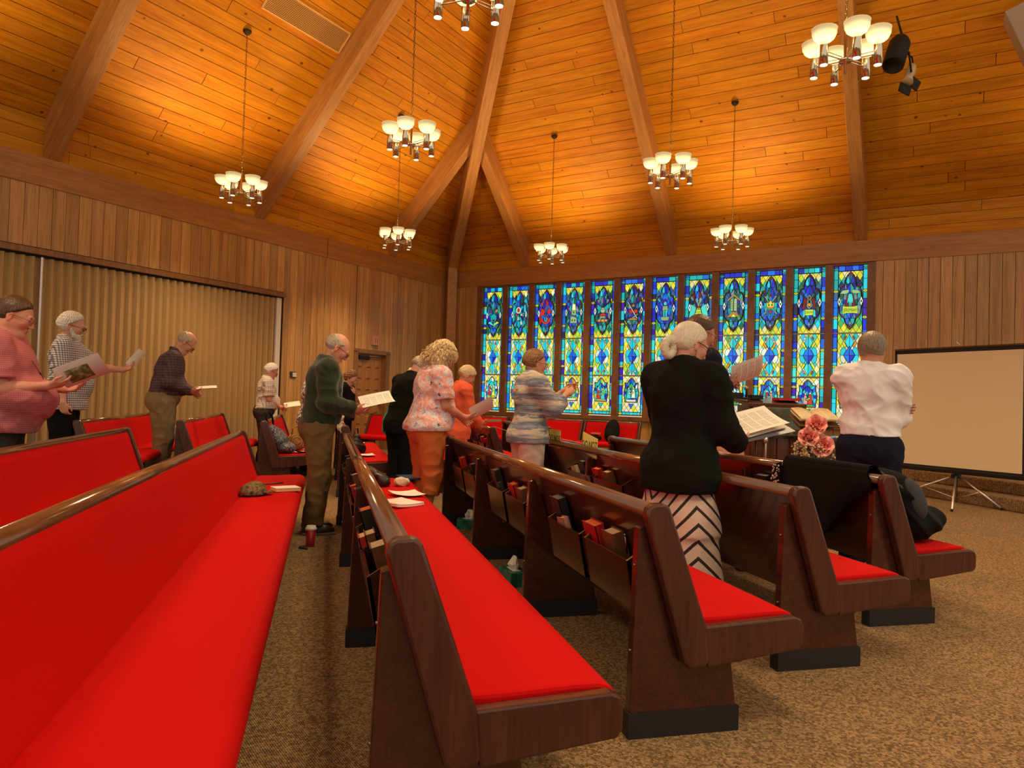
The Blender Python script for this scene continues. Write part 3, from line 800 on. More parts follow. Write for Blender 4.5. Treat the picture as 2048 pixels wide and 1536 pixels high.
CH = [(-1.33, 11.46, 4.11, .2, 'leftmost chandelier, long chain, hanging in front of the second left rafter'),
      (1.20, 14.00, 4.11, .5, 'smallest chandelier hanging low beside the short left rafter near the corner'),
      (4.32, 14.18, 4.11, .1, 'small chandelier hanging in front of the third and fourth stained glass lights'),
      (6.88, 11.60, 4.11, .6, 'low chandelier hanging just above the tablet and crown stained glass lights'),
      (.91, 9.07, 4.30, .15, 'chandelier hanging left of the corner beam, above the smallest one'),
      (4.45, 9.13, 4.30, .75, 'chandelier hanging in front of the middle right rafter'),
      (4.40, 5.58, 4.30, .2, 'large chandelier at upper right beside the black spotlight'),
      (.97, 5.60, 4.30, .42, 'chandelier cut off by the top edge, only lower cups showing'),
      (-4.45, 8.3, 4.11, .2, None), (-2.6, 3.8, 4.3, .3, None), (4.4, 1.0, 4.3, .2, None), (0.9, .8, 4.3, .5, None), (8.3, 3.6, 4.3, .1, None), (11.5, 7.0, 4.11, .4, None)]  # None labels: unseen chandeliers, added to fill and even out the light
OUT = iter(('left of', 'behind and left of', 'behind and right of', 'right above', 'far right of', 'beyond the screen, right of'))
for x, y, z, r, lb in CH: chandelier(x, y, z, r, lb or 'added unseen chandelier giving fill light, hanging ' + next(OUT) + ' the camera')

# ------------------------------------------------------------------ vent on the left slope
def vent():
    root = empty('ceiling_vent', mw=frame('L', 7.97, 0, 4.85, TH), label='long slatted air vent set in the left roof slope', cat='vent')
    y0, y1 = 2.78, 3.14
    vm = mat('vent_paint', (.72, .40, .12), .5)
    fr = MB()
    for y in (y0, y1): fr.box((0, y, -.012), (1.6, .03, .03))
    for x in (-.79, .79): fr.box((x, (y0 + y1) / 2, -.012), (.025, .36, .03))
    fr.obj('frame', vm, root); MB().box((0, (y0 + y1) / 2, -.001), (1.56, .34, .004)).obj('backing', mat('vent_dark', (.09, .04, .015), .8), root)
    sl = MB()
    for k in range(15): sl.box((0, y0 + .03 + k * .0215, -.014), (1.56, .010, .012))
    sl.obj('slats', vm, root, kind='stuff')
vent()

# ------------------------------------------------------------------ spotlight and speaker on the right slope
def look_m(loc, d, up=(0, 0, 1)):
    d = Vector(d).normalized(); x = d.cross(Vector(up)).normalized(); y = x.cross(d)
    M_ = Matrix.Identity(4)
    for i in range(3): M_[i][0] = x[i]; M_[i][1] = y[i]; M_[i][2] = -d[i]; M_[i][3] = loc[i]
    return M_
def spot():
    p = (7.0, 7.9, 5.8)
    root = empty('stage_spotlight', p, label='black cylindrical stage spotlight on the right roof slope with barn doors', cat='spotlight')
    R = Matrix.Rotation(math.radians(28), 3, 'Y') @ Matrix.Rotation(math.radians(-15), 3, 'X')
    MB().lathe([(0, .27), (.10, .27), (.13, .20), (.13, -.22), (.12, -.22), (.11, -.10), (0, -.10)], 20, R=R).obj('housing', 'black_metal', root)
    MB().tube([(.13, 0, .05), (.26, .02, .0), (.30, .02, -.2)], .012, 6).tube([(.10, -.1, .0), (.16, -.08, -.25)], .012, 6).obj('yoke', 'black_metal', root)
    MB().lathe([(0, .10), (.055, .10), (.065, .0), (.045, -.10), (.07, -.2), (0, -.2)], 12, (.22, 0, -.20), R=R).obj('small_lamp', mat('cream_paint', (.60, .48, .28), .5), root)
    MB().box((.12, -.02, -.45), (.17, .02, .12), Matrix.Rotation(.3, 3, 'Y')).box((.27, -.02, -.36), (.14, .02, .14), Matrix.Rotation(.5, 3, 'Y')).obj('barn_doors', 'black_metal', root)
    MB().tube([(.1, 0, .2), (.35, .4, .75)], .015, 6).obj('bracket', 'black_metal', root)
spot()
def spk():
    Mx = frame('R', .98, 2.1, 6.65, 0)
    root = empty('ceiling_speaker', mw=Mx, label='pale speaker box cut off at the top right edge of the roof', cat='speaker')
    MB().box((0, .12, 0), (.5, .4, .75), Matrix.Rotation(.35, 3, 'Y')).obj('cabinet', mat('grey_box', (.40, .33, .27), .6), root, bevel=.01)
spk()
# platform steps --------------------------------------------------------
st = MB().box((11.5, 2, .08), (6.76, 30, .16)).obj('floor_step', 'carpet', kind='structure', bevel=.02)
st['label'] = 'lowest carpeted platform step'
st2 = MB().box((11.7, 2, .24), (6.4, 30, .16)).obj('floor_step', 'carpet', kind='structure', bevel=.02)
st3 = MB().box((12.0, 2, .40), (6.1, 30, .16)).obj('floor_step', 'carpet', kind='structure', bevel=.02)

# ------------------------------------------------------------------ pews
SLAB = [(.022, .785), (.030, .813), (.048, .824), (.092, .826), (.110, .815), (.122, .785), (.262, .395), (.275, .27), (.262, .252), (.198, .248), (.180, .265)]
ARM = [(.258, .392), (.620, .412), (.645, .402), (.656, .378), (.655, .312), (.638, .292), (.272, .248)]
LEG = [(0, .085), (.018, .735), (.050, .745), (.232, .27), (.390, .265), (.415, .085)]
sh = lambda pts: [(p - .032, q + .004) for p, q in pts]
def pew(x, y, L, label, far_end=True, nleg=4, racks=(), group='upholstered pews', rotz=0, near_end=True, studs=True):
    r = empty('pew', (x, y, 0), rotz, label=label, cat='pew', group=group)
    E_ = lambda yy: (yy, yy + .045)
    for ok, a, b in ((near_end, 0, .05), (far_end, L - .05, L)):
        if not ok: continue
        MB().prism(SLAB, a, b).obj('end_panel', 'pew_end', r, bevel=.010)
        MB().prism(ARM, a + .003, b - .003).obj('seat_end', 'pew_end', r, bevel=.007)
    MB().prism(sh([(.082, .80), (.100, .806), (.258, .30), (.240, .29)]), .05, L - .05).obj('back_panel', 'pew_wood', r)
    MB().prism(sh([(.262, .30), (.262, .345), (.655, .365), (.67, .35), (.67, .33)]), .05, L - .05).obj('seat_frame', 'pew_wood', r)
    # rounded cap rail
    pr = [(.068, .783), (.062, .800), (.070, .814), (.088, .822), (.108, .822), (.122, .812), (.127, .798), (.122, .785)]; pr = sh(pr)
    pr = [(.063 + .033 * math.cos(a) , .786 + .036 * math.sin(a) ** .8) for a in [PI * k / 14 for k in range(15)]] + [(.034, .775), (.092, .775)]; MB().prism(pr, .045, L - .045).smooth_last(17).obj('top_rail', 'pew_rail', r)
    # back cushion (bulged), seat cushion (waterfall front)
    a, b = .052, L - .052
    c = MB(); c.prism(sh([(.112, .783), (.124, .785), (.146, .74), (.215, .53), (.262, .405), (.268, .37), (.236, .37)]), a, b)
    c.obj('back_cushion', 'red_fabric', r, bevel=.008)
    c = MB(); prof = [(.255, .35), (.250, .395), (.268, .408), (.40, .410), (.56, .418), (.635, .418), (.668, .408), (.688, .385), (.692, .352), (.680, .330), (.64, .335)]; prof = sh(prof)
    c.prism(prof, a, b); c.obj('seat_cushion', 'red_fabric', r, bevel=.014)
    for k in range(nleg):
        yy = .055 + k * (L - .16) / (nleg - 1)
        lg = MB().prism(LEG, yy, yy + .045).obj('leg', 'pew_wood', r, bevel=.004)
        MB().prism([(-.006, 0), (-.006, .088), (.423, .088), (.423, 0)], yy - .008, yy + .053).obj('kick_plate', 'pew_kick', lg)
        if studs:
            s_ = MB()
            for z in (.30, .60): s_.ball((-.001 + .018 * (z - .085) / .65, yy + .022, z), .006, 5)
            s_.obj('screw', 'chrome_dark', lg)
    for (ya, yb) in racks:     # two-pocket book rack on the rear of the back
        rk = MB()
        side = [(.100, .655), (.012, .600), (.047, .415), (.175, .415)]
        fr = [(.024, .600), (.012, .600), (.047, .415), (.059, .415)]
        mid = (ya + yb) / 2
        for p, q in ((ya, mid - .03), (mid + .03, yb)):
            rk.prism(side, p, p + .012); rk.prism(side, q - .012, q); rk.prism(fr, p, q)
            rk.prism([(.047, .415), (.047, .427), (.17, .427), (.17, .415)], p, q)
        rk.obj('book_rack', 'pew_wood', r)
    return r
PEWS = {}
PEWS['L0'] = pew(-.82, .35, 6.80, 'long red upholstered pew at the lower left, nearest the camera on the left side', nleg=5)
PEWS['L1'] = pew(-1.81, 1.6, 5.65, 'red pew at the left edge, second behind the one with the cap', nleg=4)
PEWS['A'] = pew(.13, 1.80, 5.10, 'red pew in the lower middle whose near end fills the bottom foreground', racks=((.55, 1.45), (2.1, 3.0), (3.6, 4.4)))
PEWS['B'] = pew(1.065, 2.34, 4.45, 'dark pew in front of the orange trousers, seen from behind with two book racks full', racks=((.14, 1.12), (1.58, 2.52), (3.0, 3.95)))
PEWS['C'] = pew(1.99, 2.83, 4.0, 'dark pew right of the chevron skirt, with yellow paper signs on its far rail', racks=((1.9, 3.1),), nleg=4)
PEWS['D'] = pew(2.90, 3.34, 4.0, 'front pew with a dark coat draped over its back', racks=((.6, 1.5),))
PEWS['L2f'] = pew(-2.64, 8.70, 3.3, 'red pew against the partition behind the bald man', nleg=3)
PEWS['L1f'] = pew(-1.72, 9.25, 3.5, 'red pew between the bald man and the white-haired man', nleg=3)
PEWS['L0f'] = pew(-.80, 9.45, 3.3, 'pew holding the tote bag and the round basket bag', nleg=3)
PEWS['Af'] = pew(.15, 8.60, 3.6, 'red pew carrying a black handbag and a loose sheet, beyond the cross aisle', nleg=3)
PEWS['Bf'] = pew(1.07, 8.95, 3.4, 'pew mostly hidden behind the coral jacket woman', nleg=3)
PEWS['Cf'] = pew(1.99, 9.07, 3.2, 'dark pew end between the coral jacket woman and the striped sweater woman', racks=((.25, 1.0),), nleg=3)
PEWS['Df'] = pew(2.90, 9.60, 2.6, 'dark pew end right behind the first yellow paper sign', nleg=3)
# pews along the window wall, facing the room
def wallpew(t, L, d, label):
    P = Vector((S2, -S2, 0)) * t + Vector((S2, S2, 0)) * (CRW - d)
    return pew(P.x, P.y, L, label, nleg=2, rotz=math.radians(-135), studs=False)
wallpew(-9.1, 1.02, 1.2, 'short red pew under the leftmost stained glass lights')
wallpew(-8.06, 1.74, 1.2, 'red pew under the window, right behind the striped sweater woman')
wallpew(-6.3, 1.2, 1.2, 'red pew under the window with the backpack on it')
pew(.93, 15.15, 1.1, 'small piece of red pew in front of the panelled door', nleg=2, rotz=math.radians(-135), studs=False)

# ------------------------------------------------------------------ books in the racks
mat('cover_red', (.42, .012, .014), .45); mat('cover_black', (.018, .016, .017), .45); mat('cover_brown', (.16, .065, .022), .5)
mat('cover_cream', (.55, .40, .22), .6); mat('cover_pink', (.42, .20, .14), .55)
mat('pages_cream', (.78, .56, .30), .8, bump=.3, bscale=400); mat('pages_orange', (.85, .20, .05), .7); mat('pages_gray', (.28, .25, .22), .7)
EU = Vector((-.293, 0, .956)); EN = Vector((-.956, 0, -.293))
_bm = {}
def book_parts(w, h, t, cover, pages):
    key = (w, h, t, cover, pages)
    if key not in _bm:
        c = MB(); c.box((0, -t / 2 + .002, 0), (w, .004, h)); c.box((0, t / 2 - .002, 0), (w, .004, h)); c.box((w / 2 - .002, 0, 0), (.004, t, h))
        p = MB().box((-.002, 0, -.001), (w - .012, t - .006, h - .010))
        _bm[key] = (c.mesh('cover', cover), p.mesh('pages', pages))
    return _bm[key]
def rack_book(pk, ypos, w, h, t, cover, pages, label, lift=0, tilt=0, off=.0):
    """book standing in the rack of pew pk at world y"""
    px, py = PEWS[pk].location.x, PEWS[pk].location.y
    o = empty('hymnal', label=label, cat='book', group='books in the pew racks')
    base = Vector((px + .162, ypos, .430))
    ctr = base + EN * (t / 2 + .006 + off) + EU * (h / 2 + lift)
    X = Vector((0, 1, 0)); Y = EN; Z = EU
    M_ = Matrix.Identity(4)
    X = X.cross(Z).cross(Z) * -1 if False else Vector((0, -1, 0))
    Y = Z.cross(X)
    for i in range(3): M_[i][0] = X[i]; M_[i][1] = Y[i]; M_[i][2] = Z[i]; M_[i][3] = ctr[i]
    o.matrix_world = M_ @ Matrix.Rotation(tilt, 4, 'Y')
    c, p = book_parts(w, h, t, cover, pages)
    link('cover', c, o); link('pages', p, o)
R_, K_, Bn, Cm, Pk = 'cover_red', 'cover_black', 'cover_brown', 'cover_cream', 'cover_pink'
pc, po, pg = 'pages_cream', 'pages_orange', 'pages_gray'
BOOKS = [
 ('B', 2.74, .12, .255, .050, Bn, pc, 'thick brown book with cream pages, nearest one in the near book rack', 0, 0, 0),
 ('B', 2.93, .155, .25, .045, R_, po, 'red hymnal with orange page edge in the near book rack', .01, 0, .012),
 ('B', 3.42, .14, .30, .045, K_, pg, 'black book with grey page edge standing tall in the near book rack', 0, 0, 0),
 ('B', 3.28, .10, .22, .030, Pk, pc, 'small booklet with cream pages leaning in the far pocket of the near rack', .01, -.12, .045),
 ('B', 4.13, .12, .255, .050, Bn, pc, 'thick brown book with cream pages in the middle rack left of the tissue box', 0, 0, 0),
 ('B', 4.32, .14, .26, .040, R_, po, 'red hymnal standing in the middle rack above the tissue box', 0, 0, .01),
 ('B', 4.60, .10, .24, .030, K_, pc, 'dark book with open cream pages in the middle rack', 0, -.1, .04),
 ('B', 4.78, .13, .30, .045, K_, pg, 'black book with grey page edge in the middle rack', 0, 0, 0),
 ('B', 5.62, .12, .26, .045, K_, pg, 'black book with grey top in the far rack beside the orange trousers', 0, 0, 0),
 ('B', 6.02, .13, .28, .040, R_, po, 'red hymnal with orange top in the far rack beside the orange trousers', 0, 0, .01),
 ('B', 5.82, .10, .20, .03, Bn, pc, 'low brown booklet in the far rack beside the orange trousers', 0, 0, .03),
 ('C', 5.12, .12, .255, .050, Bn, pc, 'brown book with cream pages in the rack left of the black jacket woman', 0, 0, 0),
 ('C', 5.32, .15, .26, .040, R_, po, 'red hymnal in the rack left of the black jacket woman', 0, 0, .01),
 ('C', 5.64, .13, .29, .045, K_, pg, 'black book in the rack left of the black jacket woman', 0, 0, 0),
 ('C', 5.80, .10, .24, .035, Cm, pc, 'cream booklet leaning at the far side of the rack left of the black jacket woman', 0, -.2, .03),
 ('A', 2.55, .13, .26, .055, Bn, pc, 'thick brown book with cream pages, nearest in the rack of the bottom middle pew', .0, 0, 0),
 ('A', 2.74, .12, .27, .040, Bn, pc, 'brown book with cream pages behind the nearest thick one of the bottom middle pew', 0, 0, .02),
 ('A', 2.83, .12, .25, .03, R_, pc, 'thin red book at the outside of the rack of the bottom middle pew', 0, 0, .055),
 ('A', 3.10, .13, .30, .055, K_, po, 'black book with an orange slip on top of the bottom middle pew rack', 0, 0, .0),
 ('A', 4.10, .13, .26, .050, Bn, pc, 'brown book with cream pages in the second rack of the bottom middle pew', 0, 0, 0),
 ('A', 4.28, .12, .26, .04, R_, po, 'red book with orange edge in the second rack of the bottom middle pew', 0, 0, .03),
 ('A', 4.62, .12, .28, .045, Bn, pc, 'brown book with cream top further along the second rack of the bottom middle pew', 0, 0, 0),
 ('A', 5.65, .12, .27, .05, Bn, pc, 'brown book with cream pages in the farthest rack of the bottom middle pew', 0, .15, .0),
 ('A', 6.05, .12, .28, .045, K_, po, 'dark book with orange top in the farthest rack of the bottom middle pew', 0, 0, .0),
 ('Cf', 9.45, .12, .25, .04, R_, po, 'red book in the rack of the pew end beside the coral jacket', 0, 0, .0),
 ('Cf', 9.62, .12, .27, .04, R_, pc, 'second red book in the rack of the pew end beside the coral jacket', 0, 0, .01),
 ('Cf', 9.90, .12, .28, .04, K_, pg, 'black book in the rack of the pew end beside the coral jacket', 0, 0, .0),
 ('D', 4.26, .15, .27, .04, R_, po, 'red hymnal seen over the rail right of the chevron skirt', 0, 0, .01),
 ('D', 4.50, .15, .30, .045, K_, pg, 'black book seen over the rail right of the chevron skirt', 0, 0, 0)]
for b in BOOKS: rack_book(*b)
# small pencil in the near rack
MB().tube([(1.13, 2.60, .60), (1.118, 2.60, .67)], .003, 6).ball((1.118, 2.60, .672), .006, 5).obj('pencil', 'chrome_dark', label='short pencil standing in the near end of the near book rack', cat='pencil')

# ------------------------------------------------------------------ little things
def curved_sheet(w, h, nx, ny, f, th=.0008):
    mb = MB(); vs = []
    for s_ in (0, 1):
        for i in range(nx + 1):
            for j in range(ny + 1):
                a, b = i / nx - .5, j / ny - .5
                z = f(a, b); vs.append((a * w, b * h, z - s_ * th))
    N = (nx + 1) * (ny + 1); fs = []
    for i in range(nx):
        for j in range(ny):
            q = (i * (ny + 1) + j, (i + 1) * (ny + 1) + j, (i + 1) * (ny + 1) + j + 1, i * (ny + 1) + j + 1)
            fs.append(q); fs.append(tuple(k + N for k in q[::-1]))
    return mb.add(vs, fs, True)
def print_mat():
    t = NT('printed_paper'); v = t.coords('Object'); sep = t.n('ShaderNodeSeparateXYZ'); t.l(v, sep.inputs[0])
    ln = t.math('GREATER_THAN', t.math('FRACT', t.math('MULTIPLY', sep.outputs[1], 85)), .66)
    bl = t.math('GREATER_THAN', t.math('FRACT', t.math('MULTIPLY', sep.outputs[1], 17)), .28)
    wd = t.noise(t.coords('Object', (60, 3, 1)), 1.8, 2)
    wd = t.math('GREATER_THAN', wd, .43)
    inx = t.math('LESS_THAN', t.math('ABSOLUTE', sep.outputs[0]), .082); iny = t.math('LESS_THAN', t.math('ABSOLUTE', sep.outputs[1]), .12)
    f = t.math('MULTIPLY', t.math('MULTIPLY', t.math('MULTIPLY', ln, bl), wd), t.math('MULTIPLY', inx, iny))
    c = t.mul(t.math('MULTIPLY', f, .72), (.88, .83, .74), (.10, .09, .09))
    t.l(c, t.b.inputs['Base Color']); t.b.inputs['Roughness'].default_value = .7; MATS['printed_paper'] = t.m
print_mat()
def sheet(loc, yaw, pitch=0, roll=0, w=.216, h=.279, bend=.02, label='', m='paper', n=1, name='paper_sheet', cat='paper', group=None):
    mb = curved_sheet(w, h, 8, 8, lambda a, b: bend * (4 * a * a) + bend * .6 * b * b * 4)
    o = mb.obj(name, m, label=label, cat=cat, group=group)
    o.location = loc; o.rotation_mode = 'XYZ'; o.rotation_euler = (roll, pitch, yaw); return o
def tissue_box(x, y, rot, label):
    r = empty('tissue_box', (x, y, 0), rot, label=label, cat='tissue box', group='tissue boxes on the carpet')
    t = mat('tissue_green', (.02, .16, .11), .35, noise=.6, nscale=14)
    b = MB().box((0, 0, .045), (.12, .23, .09)).obj('box', t, r, bevel=.003)
    MB().box((0, 0, .0915), (.05, .13, .002)).obj('slot', 'paper', b)
    mb = MB(); pts = []; rnd = random.Random(int(x * 100))
    N = 12
    lo = [(.02 * math.cos(2 * PI * k / N), .045 * math.sin(2 * PI * k / N), .09) for k in range(N)]
    md = [(a * 1.5 + rnd.uniform(-.012, .012), b * 1.2 + rnd.uniform(-.01, .01), .115 + rnd.uniform(0, .02)) for a, b, c in lo]
    hi = [(a * .35 + .01, b * .7 + .01 * (k % 2), .15 + .022 * (k % 3 - 1)) for k, (a, b, c) in enumerate(lo)]
    mb.add(lo + md + hi, [(i, (i + 1) % N, N + (i + 1) % N, N + i) for i in range(N)] + [(N + i, N + (i + 1) % N, 2 * N + (i + 1) % N, 2 * N + i) for i in range(N)] + [tuple(range(2 * N, 3 * N))])
    mb.obj('tissue', 'paper', r)
tissue_box(1.20, 4.56, .1, 'green tissue box with a tissue sticking up, under the pew at mid picture')
tissue_box(.215, 3.66, .0, 'green tissue box beside the leg of the bottom middle pew')
tissue_box(2.80, 3.62, .0, 'green tissue box under the front pew, right side')
tissue_box(1.30, 6.52, 1.2, 'tissue box far under the pew near the orange trousers')

# red paper cup
r = empty('paper_cup', (-.08, 5.86, 0), label='red paper cup with a white lid standing on the carpet', cat='cup')
MB().lathe([(0, 0), (.030, 0), (.031, .004), (.041, .135), (0, .135)], 24).obj('cup', mat('cup_red', (.34, .012, .025), .35), r)
MB().lathe([(.043, .130), (.044, .140), (.041, .146), (.037, .148), (.036, .158), (.033, .160), (0, .156)], 24).obj('lid', mat('lid_white', (.75, .72, .66), .3), r)
# small dark mark beside it, laid flat as a thin black tube
MB().tube([(-.16, 5.78, .008), (-.10, 5.74, .008)], .007, 6).obj('pen', 'cover_black', label='small thin dark object on the carpet beside the red cup', cat='pen')

# ------------------------------------------------------------------ yellow signs and rope
mat('yellow_paper', (.70, .72, .20), .6)
def notsign(y, x, txt, label, w=.22, rot=0):
    r = empty('paper_sign', (x, y, .83), label=label, cat='sign')
    MB().box((0, 0, .0), (.003, w, .16), Matrix.Rotation(rot, 3, 'X')).obj('card', 'yellow_paper', r)
    tm = text_mesh(txt, .085, 'cover_black', .0006)
    o = link('lettering', tm, r); o.location = (-.0028, 0, .0)
    o.rotation_euler = (PI / 2, 0, -PI / 2)
notsign(6.46, 2.055, 'DO NOT', 'yellow paper sign on the pew rail beside the striped sweater woman', .34)
notsign(5.53, 2.055, 'DO NOT', 'tilted yellow paper sign on the pew rail left of the black jacket woman', .34, .12)
rp = [(2.06, 9.0, .835), (2.06, 8.0, .80), (2.055, 6.6, .84), (2.055, 5.5, .83)]
MB().tube(rp, .004, 5).obj('string', mat('string', (.5, .36, .2), .8), label='thin string tied between the pews with the yellow signs', cat='string')

# ------------------------------------------------------------------ projection screen
scm = mat('screen_white', (.88, .74, .50), .75)
def pscreen():
    B = Vector((7.95, 7.80, 0)); a = Vector((8.14 - 7.72, 7.05 - 8.66, 0)); a.normalize(); n = Vector((a.y, -a.x, 0))  # toward -x
    if n.x > 0: n = -n
    M_ = Matrix.Identity(4)
    X, Y, Z = -a, n, Vector((0, 0, 1))
    if X.cross(Y).z < 0: X = -X
    for i in range(3): M_[i][0] = X[i]; M_[i][1] = Y[i]; M_[i][2] = Z[i]; M_[i][3] = B[i]
    r = empty('projection_screen', mw=M_, label='large white projection screen with black border on a tripod', cat='projection screen')
    W2 = .84; z0, z1 = .42, 2.02
    MB().box((0, .05, (z0 + z1) / 2), (2 * W2 - .07, .004, z1 - z0 - .1)).obj('screen_sheet', scm, r)
    fr = MB()
    for sx in (-1, 1): fr.box((sx * (W2 - .018), .050, (z0 + z1) / 2), (.036, .0035, z1 - z0))
    fr.box((0, .050, z1 - .025), (2 * W2, .0035, .055)); fr.box((0, .050, z0 + .03), (2 * W2, .0035, .04))
    fr.obj('black_border', mat('screen_black', (.012, .011, .012), .7), r)
    MB().box((0, .035, z0 + .0), (2 * W2 + .06, .07, .055)).obj('roller_case', 'black_metal', r, bevel=.01)
    MB().box((0, .05, z1 + .012), (2 * W2, .02, .018)).obj('top_bar', 'chrome_dark', r)
    MB().box((0, 0, 1.17), (.03, .03, 1.72)).obj('pole', 'chrome_dark', r)
    MB().tube([(-.04, .03, 2.06), (0, .03, 2.09), (0, .03, 2.13)], .006, 6).obj('hook', 'chrome', r)
    MB().box((0, 0, .36), (.09, .09, .05)).obj('hub', 'black_metal', r, bevel=.008)
    Minv = M_.inverted()
    for fx, fy in ((7.25, 7.17), (8.08, 7.25), (7.60, 8.45)):
        f = Minv @ Vector((fx, fy, .02)); h = Vector((0, 0, .36)) + Vector((f.x, f.y, 0)).normalized() * .04
        lg = MB().tube([h, f], .012, 8).obj('leg', 'aluminium', r)
        MB().ball(f, .018, 6).obj('rubber_foot', 'black_metal', lg)
        mid = h.lerp(f, .5); MB().tube([(0, 0, .07), mid], .007, 6).obj('brace', 'aluminium', r)
    MB().box((0, 0, .19), (.026, .026, .32)).obj('lower_tube', 'chrome_dark', r)
pscreen()

# ------------------------------------------------------------------ lectern area
def lectern():
    r = empty('lectern', (4.93, 7.42, 0), math.radians(-12), label='large dark wooden lectern with slatted front and a wide top', cat='lectern')
    MB().box((0, 0, .60), (.60, .42, 1.20)).obj('body', 'lectern_wood', r, bevel=.01)
    gp = mat('lectern_glossy', (.09, .10, .06), .12, coat=.8)
    MB().box((.02, -.235, 1.02), (.60, .06, .32)).obj('top_panel', gp, r, bevel=.01)
    for k in range(4): MB().box((-.22 + k * .148, -.215, .45), (.135, .03, .78)).obj('panel', 'lectern_wood', r, bevel=.006)
    for k in range(4):
        MB().box((-.22 + k * .148, -.268, .93), (.10, .008, .018)).box((-.22 + k * .148, -.268, .90), (.10, .008, .018)).obj('slot', 'dark_gap', r)
    MB().box((0, 0, 1.23), (.66, .5, .05), Matrix.Rotation(.12, 3, 'X')).obj('desk', 'lectern_wood', r, bevel=.01)
    MB().box((.18, -.05, 1.275), (.26, .2, .03)).obj('red_folder', 'cover_red', r)
lectern()
r = empty('microphone', (4.60, 7.38, 1.26), label='black gooseneck microphone standing on the lectern', cat='microphone')
MB().lathe([(0, 0), (.05, 0), (.05, .02), (0, .025)], 16).obj('base', 'black_metal', r)
MB().tube([(0, 0, .02), (.01, 0, .07), (0, -.01, .10)], .012, 8).obj('neck', 'black_metal', r)
MB().ball((0, -.012, .125), .028, 10).obj('head', mat('mic_grey', (.22, .22, .22), .4, .5), r)
MB().box((-.12, .05, .04), (.18, .12, .07)).box((.18, .08, .03), (.14, .1, .05)).obj('reading_lamp', 'black_metal', label='dark low box and reading lamp on the lectern beside the microphone', cat='box').location = (4.62, 7.42, 1.26)
# side table with bottles
r = empty('side_table', (4.38, 7.05, 0), -.2, label='narrow side table with bottles behind the black jacket woman', cat='table')
MB().box((0, 0, .835), (.42, .30, .02)).obj('table_top', 'lectern_wood', r, bevel=.004)
for sx in (-1, 1):
    for sy in (-1, 1): MB().tube([(sx * .18, sy * .12, 0), (sx * .18, sy * .12, .83)], .012, 8).obj('leg', 'lectern_wood', r)
gl = mat('bottle_glass', (.62, .60, .58), .08, 0, coat=.6)
for k, (dx, dy, hh, lb) in enumerate(((.02, -.06, .20, 'clear plastic water bottle with white cap on the side table'), (.09, -.05, .13, 'short glass tumbler beside the water bottle'))):
    b = empty('bottle' if k == 0 else 'tumbler', (4.38 + dx, 7.05 + dy, .846), label=lb, cat='bottle' if k == 0 else 'glass')
    if k == 0:
        MB().lathe([(0, 0), (.032, 0), (.034, .01), (.034, .12), (.015, .16), (.014, .175), (0, .175)], 16).obj('body', gl, b)
        MB().lathe([(0, .172), (.017, .172), (.017, .195), (0, .195)], 12).obj('cap', 'lid_white', b)
    else:
        MB().lathe([(0, 0), (.03, 0), (.034, .12), (.031, .12), (.028, .01), (0, .01)], 16).obj('body', gl, b)
# floor stand (microphone stand) right of the table
r = empty('music_stand', (4.52, 6.85, 0), label='thin chrome floor stand between the side table and the lectern', cat='stand')
MB().tube([(0, 0, .25), (0, 0, 1.12)], .010, 8).obj('pole', 'aluminium', r)
for k in range(3):
    a = k * 2.1 + .3; MB().tube([(0, 0, .42), (.24 * math.cos(a), .24 * math.sin(a), .01)], .007, 6).obj('leg', 'aluminium', r)
MB().lathe([(.012, .80), (.022, .80), (.022, .86), (.012, .86)], 10).obj('clamp', 'aluminium', r)
